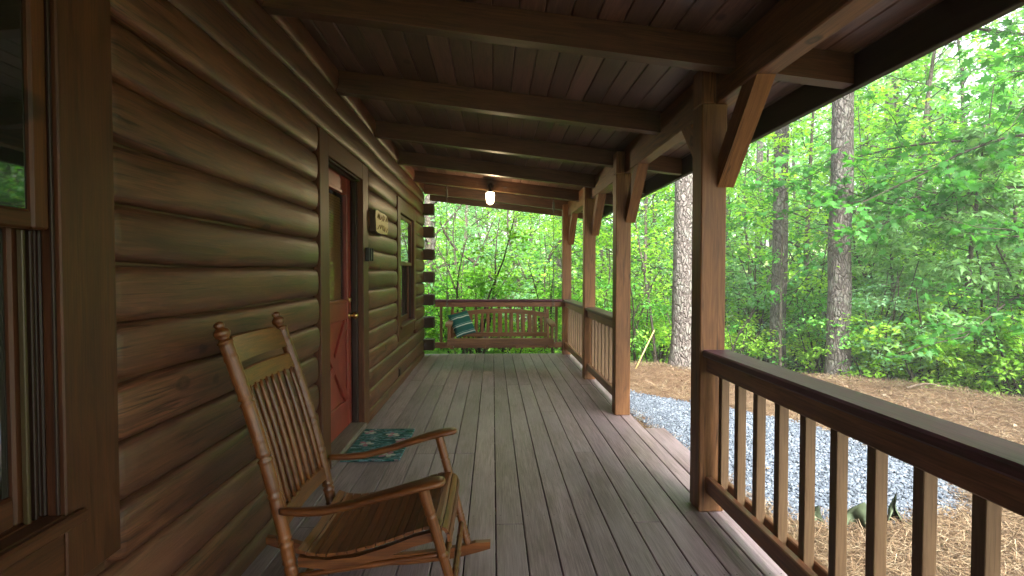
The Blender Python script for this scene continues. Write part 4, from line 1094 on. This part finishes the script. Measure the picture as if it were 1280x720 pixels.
# --- curved hardwood beyond the end railing (dark arching stems)
t = Tree(31)
bx0, by0 = .62, 14.5; bz = float(gz(bx0, by0))
def spline(pts, n=14):
    pts = np.array(pts, float); out = []
    for i in range(len(pts) - 1):
        p0 = pts[max(i - 1, 0)]; p1 = pts[i]; p2 = pts[i + 1]; p3 = pts[min(i + 2, len(pts) - 1)]
        for q in range(n):
            s = q / n; out.append(.5 * ((2 * p1) + (-p0 + p2) * s + (2 * p0 - 5 * p1 + 4 * p2 - p3) * s * s + (-p0 + 3 * p1 - 3 * p2 + p3) * s ** 3))
    out.append(pts[-1]); return np.array(out)
def arc(pts, r0, r1, nb, bl=1.3):
    s = spline(pts, 6); t.limbs.append((s, np.linspace(r0, r1, len(s))))
    for k in range(nb):
        i = int(len(s) * (.35 + .64 * k / nb)); i = min(i, len(s) - 1); az = k * 2.4
        t.branch(s[i], (math.cos(az), math.sin(az), .25), bl * t.rg.uniform(.6, 1.2), .014, 5, 15, .10, .0, .35)
arc([(0, 0, 0), (-.05, .1, 1.1), (-.25, 0, 2.0), (-.85, -.1, 2.75), (-1.6, -.2, 3.3), (-2.0, -.2, 4.0)], .085, .02, 9)
arc([(.02, 0, 0), (.15, 0, 1.0), (.45, .1, 2.1), (.95, .1, 3.2), (1.5, .2, 4.0), (1.7, .2, 5.2)], .075, .02, 9)
arc([(0, 0, .9), (.1, .5, 2.3), (-.2, .9, 3.8), (-.1, 1.2, 5.6)], .06, .02, 9, 1.6)
emit(t, 'hardwood_tree', 'small hardwood tree with two dark arching stems behind the porch swing', 'tree', (bx0, by0, bz), 'ovate', 'leaf_d')

# --- maple whose limbs hang over the right of the view
t = Tree(41); mx_, my_ = 9.0, 8.2; mz = float(gz(mx_, my_))
tr = t.path((0, 0, 0), (-.02, .0, 1), 8.5, 12, .03); trr = np.linspace(.15, .05, 13)
for (zz, az, el, ln) in ((2.6, 195, -.05, 2.7), (3.0, 165, .05, 3.0), (3.3, 215, .0, 2.9), (3.7, 180, .05, 3.4), (4.1, 150, .05, 3.0), (4.4, 205, .05, 3.3), (4.9, 175, .1, 3.3), (5.3, 225, .1, 3.0), (5.7, 160, .1, 3.0), (6.2, 195, .15, 3.0), (6.5, 185, .1, 3.4), (6.9, 170, .12, 3.3), (7.1, 205, .12, 3.2), (7.4, 190, .15, 3.2), (7.7, 165, .2, 3.0), (8.0, 215, .2, 2.8), (6.7, 230, .1, 3.0), (6.9, 120, .3, 2.4), (7.2, 240, .3, 2.4), (7.8, 30, .4, 2.0), (6.0, 320, .3, 2.4), (5.0, 60, .2, 2.4), (4.0, 280, .1, 2.6)):
    i = min(11, int(zz / 8.5 * 12)); a = R(az)
    t.branch(tr[i], (math.cos(a), math.sin(a), el), ln * 1.18, .03, 12, 26, .14, -.012, .38, .10, t.rg.uniform(.35, .7), .42)
emit(t, 'maple_tree', 'maple tree spreading layered broad leaves over the view past the eaves', 'maple tree', (mx_, my_, mz), 'maple', 'leaf_shade', trunk=(tr, trr))
# bare dark limb reaching in front of the leaves
t = Tree(43); t.limbs.append((spline([(0, 0, 0), (-.5, .1, .32), (-1.2, .2, .72), (-1.75, .3, .80), (-2.6, .4, .78)], 5), np.linspace(.028, .008, 21)))

# --- shrubs and trees
import itertools
kinds = ['green', 'pale', 'sunlit', 'bluish']
shr_protos = []
def mk_shrub(i):
    lm = ['leaf_a', 'leaf_b', 'leaf_c', 'leaf_d', 'leaf_c'][i]; H = [2.6, 2.2, 2.0, 2.8, 1.5][i]
    def f():
        t = gen_shrub(100 + i, H, [7, 6, 7, 7, 6][i], 4, [12, 12, 12, 13, 13][i], [.085, .075, .08, .09, .07][i], [.45, .5, .6, .4, .7][i])
        return emit(t, 'woodland_shrub', '', 'shrub', (0, 0, 0), 'ovate', lm, group='shrubs along the edge of the woods', crown_name='foliage', limbname='stems')
    return f
def mk_tree(i):
    lm = ['leaf_a', 'leaf_c', 'leaf_d', 'leaf_b', 'leaf_a', 'leaf_d'][i]; H = [8.5, 6.0, 10.5, 7.0, 13, 12][i]
    def f():
        t, tr = gen_tree(200 + i, H, [.09, .06, .12, .075, .15, .13][i], [.16, .14, .18, .12, .2, .15][i], [2.6, 2.1, 3.1, 2.3, 3.6, 3.4][i], [26, 20, 28, 22, 30, 30][i], 6, [16, 15, 16, 15, 17, 17][i], [.12, .11, .14, .115, .17, .16][i], .05)
        return emit(t, 'woodland_tree', '', 'tree', (0, 0, 0), 'ovate', lm, trunk=tr, group='broadleaf trees of the surrounding woods')
    return f
def mk_cedar():
    t = Tree(300); rg = t.rg; tr = t.path((0, 0, 0), (0, 0, 1), 4.4, 10, .02)
    for k in range(46):
        f = .06 + .92 * k / 46; i = min(9, int(f * 10)); p = tr[i] + (tr[i + 1] - tr[i]) * (f * 10 - i); az = k * 2.4
        t.branch(p, (math.cos(az), math.sin(az), .15), 1.55 * (1.08 - f), .008, 7, 19, .14, -.02, .55, .12, None, .4)
    return emit(t, 'cedar_tree', '', 'cedar tree', (0, 0, 0), 'spray', 'cedar', trunk=(tr, np.linspace(.06, .012, 11)), group='feathery cedars at the edge of the straw bank')
col_word = ['mid green', 'leafy green', 'yellow green', 'blue green', 'low bright green']
def pol(az, r): return r * math.sin(R(az)), r * math.cos(R(az))
rr = random.Random(3)
# cedars
for (az, r_, sc, lb) in ((41.5, 11.2, 1.0, 'feathery dark cedar standing behind the straw bank, larger of two'), (37.0, 12.2, .85, 'smaller feathery cedar beside the larger one past the straw bank')):
    x, y = pol(az, r_); place('cedar', mk_cedar, x, y, lb, rr.uniform(0, 6), sc)
# front shrubs
row = [(3, 10.6, 4), (7, 10.9, 0), (11, 11.0, 1), (14.5, 10.9, 0), (17.5, 11.6, 2), (20.5, 12.4, 1), (24, 11.7, 2), (26.5, 12.6, 3), (29, 12.9, 0), (31.2, 11.7, 2), (33.5, 11.4, 1), (35.2, 11.0, 3), (37.5, 11.0, 4), (39, 10.9, 2), (44, 11.3, 1), (46, 10.9, 4), (48.5, 11.2, 0), (42.3, 10.6, 4), (40.2, 10.7, 4), (43.2, 11.0, 2), (45.2, 10.6, 2), (36.2, 10.7, 4), (47.2, 10.3, 4),
       (-9, 11.2, 1), (-5.5, 11.6, 4), (-2, 11.0, 0), (0.5, 11.9, 3)]
near_txt = ['below the end railing', 'behind the corner post', 'left of the thick pine', 'next to the thick pine', 'beside the vine wrapped pine', 'between the pine trunks', 'behind the straw bank']
def mk_label(kind, az, r_, extra=''):
    return f'{kind} {extra}'.strip()
used = {}
def uniq(base, az, r_):
    """a label that says where among the trees this one stands"""
    if az < -3: w = 'left of the arching hardwood beyond the end railing'
    elif az < 6: w = 'behind the swing and end railing'
    elif az < 13: w = 'seen between the two farthest porch posts'
    elif az < 19: w = 'left of the thick pine past the railing gap'
    elif az < 24: w = 'just behind the thick grey pine'
    elif az < 29: w = 'between the near post and vine wrapped pine'
    elif az < 34: w = 'around the two pines on the straw bank'
    elif az < 39: w = 'to the left of the dark cedars'
    elif az < 44: w = 'behind the dark cedars'
    else: w = 'under the hanging maple branches'
    dep = 'close' if r_ < 11.5 else 'near' if r_ < 14 else 'mid distance' if r_ < 19 else 'distant' if r_ < 25 else 'very distant'
    l = f'{dep} {base} {w}'; used[l] = used.get(l, 0) + 1
    if used[l] > 1:
        l = f'{["", "second", "third", "fourth", "fifth", "sixth", "seventh"][min(6, used[l] - 1)]} {l}'
    return l
shr_word = ['mid green shrub', 'small leaved shrub', 'yellow green shrub', 'blue green shrub', 'low bright shrub']
for az, r_, kd in row:
    x, y = pol(az, r_); place(f's{kd}', mk_shrub(kd), x, y, uniq(shr_word[kd], az, r_), rr.uniform(0, 6.28), rr.uniform(.8, 1.15))
az = -14
while az < 53:
    for r_ in (13.6, 16.0):
        kd = rr.choice([0, 1, 2, 3, 3, 2]); a2 = az + rr.uniform(-1.4, 1.4); r2 = r_ + rr.uniform(-.8, .8)
        x, y = pol(a2, r2); place(f's{kd}', mk_shrub(kd), x, y, uniq(shr_word[kd], a2, r2), rr.uniform(0, 6.28), rr.uniform(1.1, 1.7))
    az += 4.3
tree_word = ['mid green tree', 'slim yellow green tree', 'tall blue green tree', 'leafy green tree', 'broad mid green tree', 'tall pale green tree']
def put_tree(az, r_, kd, sc=1.):
    x, y = pol(az, r_); return place(f't{kd}', mk_tree(kd), x, y, uniq(tree_word[kd], az, r_), rr.uniform(0, 6.28), sc)
for az, r_, kd in ((-7, 14.5, 2), (-3, 17, 0), (3.5, 17.5, 1), (7, 15, 3), (9.5, 13.5, 1), (12.5, 15.5, 0), (15, 13.2, 1), (17.5, 15.0, 3), (20.5, 14.5, 0), (23, 16.0, 1), (25.5, 14.2, 3), (28, 15.3, 1), (30.2, 14.2, 0), (33, 15.5, 3), (35.5, 14.0, 1), (38, 16.2, 2), (41, 14.6, 3), (44, 16.0, 1), (47, 14.0, 0), (50, 15.5, 3), (-12, 16, 3), (34.2, 18.5, 2), (37, 20, 4), (39.6, 18, 2), (42.3, 19.5, 4), (40.8, 23.5, 5), (36.0, 24, 5), (54, 17, 4), (58, 20, 2), (62, 16.5, 0)):
    put_tree(az, r_, kd, rr.uniform(.9, 1.15))
for az, r_, kd in ((60, 14.5, 3), (71, 10.5, 3), (79, 9.5, 0), (88, 10.5, 3), (97, 9.5, 0), (106, 10.5, 3), (115, 9.5, 0), (125, 11, 3)):  # out-of-view trees added to cut the light on the near porch
    x, y = pol(az, r_); o = place(f't{kd}', mk_tree(kd), x, y, '', rr.uniform(0, 6.28), 1.1); o['label'] = 'unseen woods tree added beside the near porch to dim its light'; o['group'] = 'unseen trees added to dim the near porch'
az = -15
while az < 54:
    for r_, ks in ((20, (0, 2, 3, 1)), (25, (2, 4, 5)), (31, (4, 5, 5))):
        a2 = az + rr.uniform(-1.6, 1.6)
        if 43 < a2 < 45 and r_ > 28: continue                    # the gap that shows the sky
        put_tree(a2, r_ + rr.uniform(-1.5, 1.5), rr.choice(ks), rr.uniform(.9, 1.15))
    az += 4.6
# young saplings with slender trunks
for k, (az, r_) in enumerate(((16.8, 10.7), (12.2, 10.3), (28.3, 11.2))):
    x, y = pol(az, r_)
    def mk():
        t, tr = gen_tree(402, 4.6, .032, .3, 1.1, 16, 5, 12, .085, .04); return emit(t, 'sapling', '', 'sapling', (0, 0, 0), 'ovate', 'leaf_c', trunk=tr, group='thin saplings at the straw edge')
    place('sap', mk, x, y, ['thin stemmed sapling beside the leaning yellow pole', 'thin sapling right of the third porch post from the camera', 'thin sapling between the near post and the slim pine'][k], k * 2.1, [1, .85, 1.1][k])

# far woods: one mass
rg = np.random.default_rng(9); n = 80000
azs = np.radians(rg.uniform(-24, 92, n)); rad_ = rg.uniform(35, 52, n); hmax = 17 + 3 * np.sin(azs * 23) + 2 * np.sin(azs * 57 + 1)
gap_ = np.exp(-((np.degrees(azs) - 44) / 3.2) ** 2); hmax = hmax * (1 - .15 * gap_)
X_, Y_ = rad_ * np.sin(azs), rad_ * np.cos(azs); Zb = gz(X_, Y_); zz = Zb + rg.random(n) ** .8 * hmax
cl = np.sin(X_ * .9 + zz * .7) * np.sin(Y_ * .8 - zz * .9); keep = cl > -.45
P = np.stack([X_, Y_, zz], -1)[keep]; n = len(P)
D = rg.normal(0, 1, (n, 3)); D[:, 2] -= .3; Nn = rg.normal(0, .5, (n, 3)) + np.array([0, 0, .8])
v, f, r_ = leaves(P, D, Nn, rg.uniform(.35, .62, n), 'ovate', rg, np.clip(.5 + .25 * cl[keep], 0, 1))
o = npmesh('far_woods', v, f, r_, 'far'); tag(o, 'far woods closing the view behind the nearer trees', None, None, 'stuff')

# ferns by the deck end
def mk_fern():
    t = Tree(500); rg = t.rg
    for k in range(26):
        az = k * 2.4; pts = [np.zeros(3)]; d = np.array([math.cos(az) * .5, math.sin(az) * .5, 1.]); l = rg.uniform(.5, .85)
        for i in range(9):
            d = d + np.array([math.cos(az) * .16, math.sin(az) * .16, -.20]); d /= np.linalg.norm(d); pts.append(pts[-1] + d * l / 9)
        pts = np.array(pts); t.limb(pts, .004, .3)
        for i in range(1, 9):
            for sgn in (-1, 1):
                for f in (0, .5):
                    p = pts[i] + (pts[min(i + 1, 9)] - pts[i]) * f; tan = pts[min(i + 1, 9)] - pts[i - 1]; tan /= np.linalg.norm(tan); sd = np.cross(tan, [0, 0, 1.]); sd /= np.linalg.norm(sd) + 1e-6
                    t.P.append(p[None]); t.D.append((sd * sgn + tan * .35)[None]); t.N.append((np.cross(sd, tan) + rg.normal(0, .15, 3))[None]); t.S.append(np.array([.15 * math.sin(math.pi * (i + f) / 10.2) + .02])); t.B.append(np.array([rg.uniform(.3, .7)]))
    return emit(t, 'fern', '', 'fern', (0, 0, 0), 'ovate', 'fern', group='bright ferns below the end of the porch', crown_name='fronds', limbname='stems')
for k, (x, y, sc) in enumerate(((-.95, 9.45, 1.0), (-.45, 9.55, 1.15), (.1, 9.4, 1.0), (.55, 9.6, 1.2), (1.05, 9.5, 1.0), (-.1, 10.1, 1.3), (.85, 10.2, 1.3), (-1.4, 9.9, 1.2))):
    place('fern', mk_fern, x, y, f'bright green fern below the end railing, {["under the swing left end", "under the pillow", "under the swing middle", "right of the swing middle", "beside the corner post", "behind the one under the swing middle", "behind the one beside the corner post", "near the stacked log ends"][k]}', k * 1.3, sc, .05)

# leaning yellow pole, dead sticks, brush by the bank
b = MB(); p0 = Vector((2.42, 9.15, float(gz(2.42, 9.15)))); b.tube([p0, p0 + Vector((.42, .35, .62))], [.010, .009], 8); o = b.build('leaning_pole', 'yellow', origin=p0)
tag(o, 'thin yellow pole leaning beside the straw bank', 'pole')
def stick(pts, r0, label, name='fallen_branch', m='twig'):
    b = MB(); s = spline(pts, 5); b.tube([tuple(p) for p in s], list(np.linspace(r0, r0 * .45, len(s))), 7); o = b.build(name, m, origin=pts[0]); tag(o, label, 'branch', 'dead branches along the straw bank'); return o
def G(x, y, h=0): return (x, y, float(gz(x, y)) + h)
stick([G(7.0, 7.9, -.05), G(7.25, 8.1, .45), G(7.45, 8.25, .85), G(7.62, 8.4, 1.25)], .05, 'dark leaning dead stem rising behind the straw bank')
stick([G(6.55, 8.15, .0), G(6.5, 8.3, .35), G(6.4, 8.35, .75)], .045, 'short grey broken stump left of the dark leaning stem')
stick([G(5.7, 7.3, .03), G(6.1, 7.45, .07), G(6.6, 7.6, .06), G(6.9, 7.85, .15)], .014, 'thin fallen branch lying on the pine straw bank')
stick([G(5.95, 8.9, .3), G(6.2, 8.95, .75), G(6.5, 8.95, .95), G(6.9, 9.0, 1.35)], .009, 'pale bare twig beside the flaking pine trunk')
stick([G(4.9, 11.2, -.05), G(5.1, 11.25, .8), G(5.5, 11.3, 1.5), G(5.9, 11.4, 2.3)], .05, 'dark curved stem leaning between the two pine trunks', m='bark2')
stick([G(4.6, 11.8, -.05), G(4.55, 11.8, .7), G(4.75, 11.9, 1.3), G(4.7, 12, 2.0)], .045, 'dark crooked stem left of the vine wrapped pine', m='bark2')

# the air of the woods
mh, nth, oh = newmat('haze_air'); pv = N(nth, 'VolumePrincipled'); pv.inputs['Color'].default_value = (.93, .97, 1, 1); pv.inputs['Density'].default_value = .0028; pv.inputs['Anisotropy'].default_value = .2
L(nth, pv.outputs[0], oh.inputs['Volume']); M['haze'] = mh
b = MB(); b.box(-93, 113, -63, 123, -8, 34, c=.01); o = b.build('haze', 'haze', origin=(0, 0, 0)); tag(o, 'pale damp summer air between the trees', None, None, 'stuff')

# ------------------------------------------------------------------ light, sky, camera
W = bpy.data.worlds.new('World'); S.world = W; W.use_nodes = True; nt = W.node_tree; nt.nodes.clear()
out = nt.nodes.new('ShaderNodeOutputWorld'); bg = nt.nodes.new('ShaderNodeBackground'); sk = nt.nodes.new('ShaderNodeTexSky')
SUN_EL, SUN_AZ = 47, 171            # azimuth clockwise from +Y: the sun stands behind the camera and to its right
sk.sky_type = 'NISHITA'; sk.sun_disc = False; sk.sun_elevation = R(SUN_EL); sk.sun_rotation = R(SUN_AZ)
sk.air_density = 1.0; sk.dust_density = 4.0; sk.ozone_density = .6
bg.inputs['Strength'].default_value = .15
hs = nt.nodes.new('ShaderNodeHueSaturation'); hs.inputs['Saturation'].default_value = .35; hs.inputs['Value'].default_value = 1.25
nt.links.new(sk.outputs[0], hs.inputs['Color']); nt.links.new(hs.outputs[0], bg.inputs[0]); nt.links.new(bg.outputs[0], out.inputs[0])
sl = bpy.data.lights.new('sun', 'SUN'); sl.energy = 5.0; sl.angle = R(20); sl.color = (1, .95, .87)
so = bpy.data.objects.new('sun', sl); COL.objects.link(so)
dv = Vector((math.sin(R(SUN_AZ)) * math.cos(R(SUN_EL)), math.cos(R(SUN_AZ)) * math.cos(R(SUN_EL)), math.sin(R(SUN_EL))))
so.rotation_euler = dv.to_track_quat('Z', 'Y').to_euler(); so.location = dv * 30

cam = bpy.data.cameras.new('camera'); co = bpy.data.objects.new('camera', cam); COL.objects.link(co); S.camera = co
cam.sensor_width = 36; cam.lens = 683 / 1280 * 36; cam.clip_start = .05; cam.clip_end = 500
co.location = (0, 0, 1.3)
yaw, pit = R(2.01), R(1.51)
fwd = Vector((math.sin(yaw) * math.cos(pit), math.cos(yaw) * math.cos(pit), -math.sin(pit)))
co.rotation_euler = fwd.to_track_quat('-Z', 'Y').to_euler()

S.render.engine = 'CYCLES'
S.view_settings.view_transform = 'Standard'; S.view_settings.look = 'None'; S.view_settings.gamma = 1; S.view_settings.exposure = 2.3
S.cycles.max_bounces = 8; S.cycles.diffuse_bounces = 5; S.cycles.glossy_bounces = 3; S.cycles.transmission_bounces = 4; S.cycles.transparent_max_bounces = 6
S.cycles.volume_bounces = 1; S.cycles.use_denoising = True; S.cycles.sample_clamp_indirect = 6
for o in bpy.data.objects:
    if '_o' in o: del o['_o']
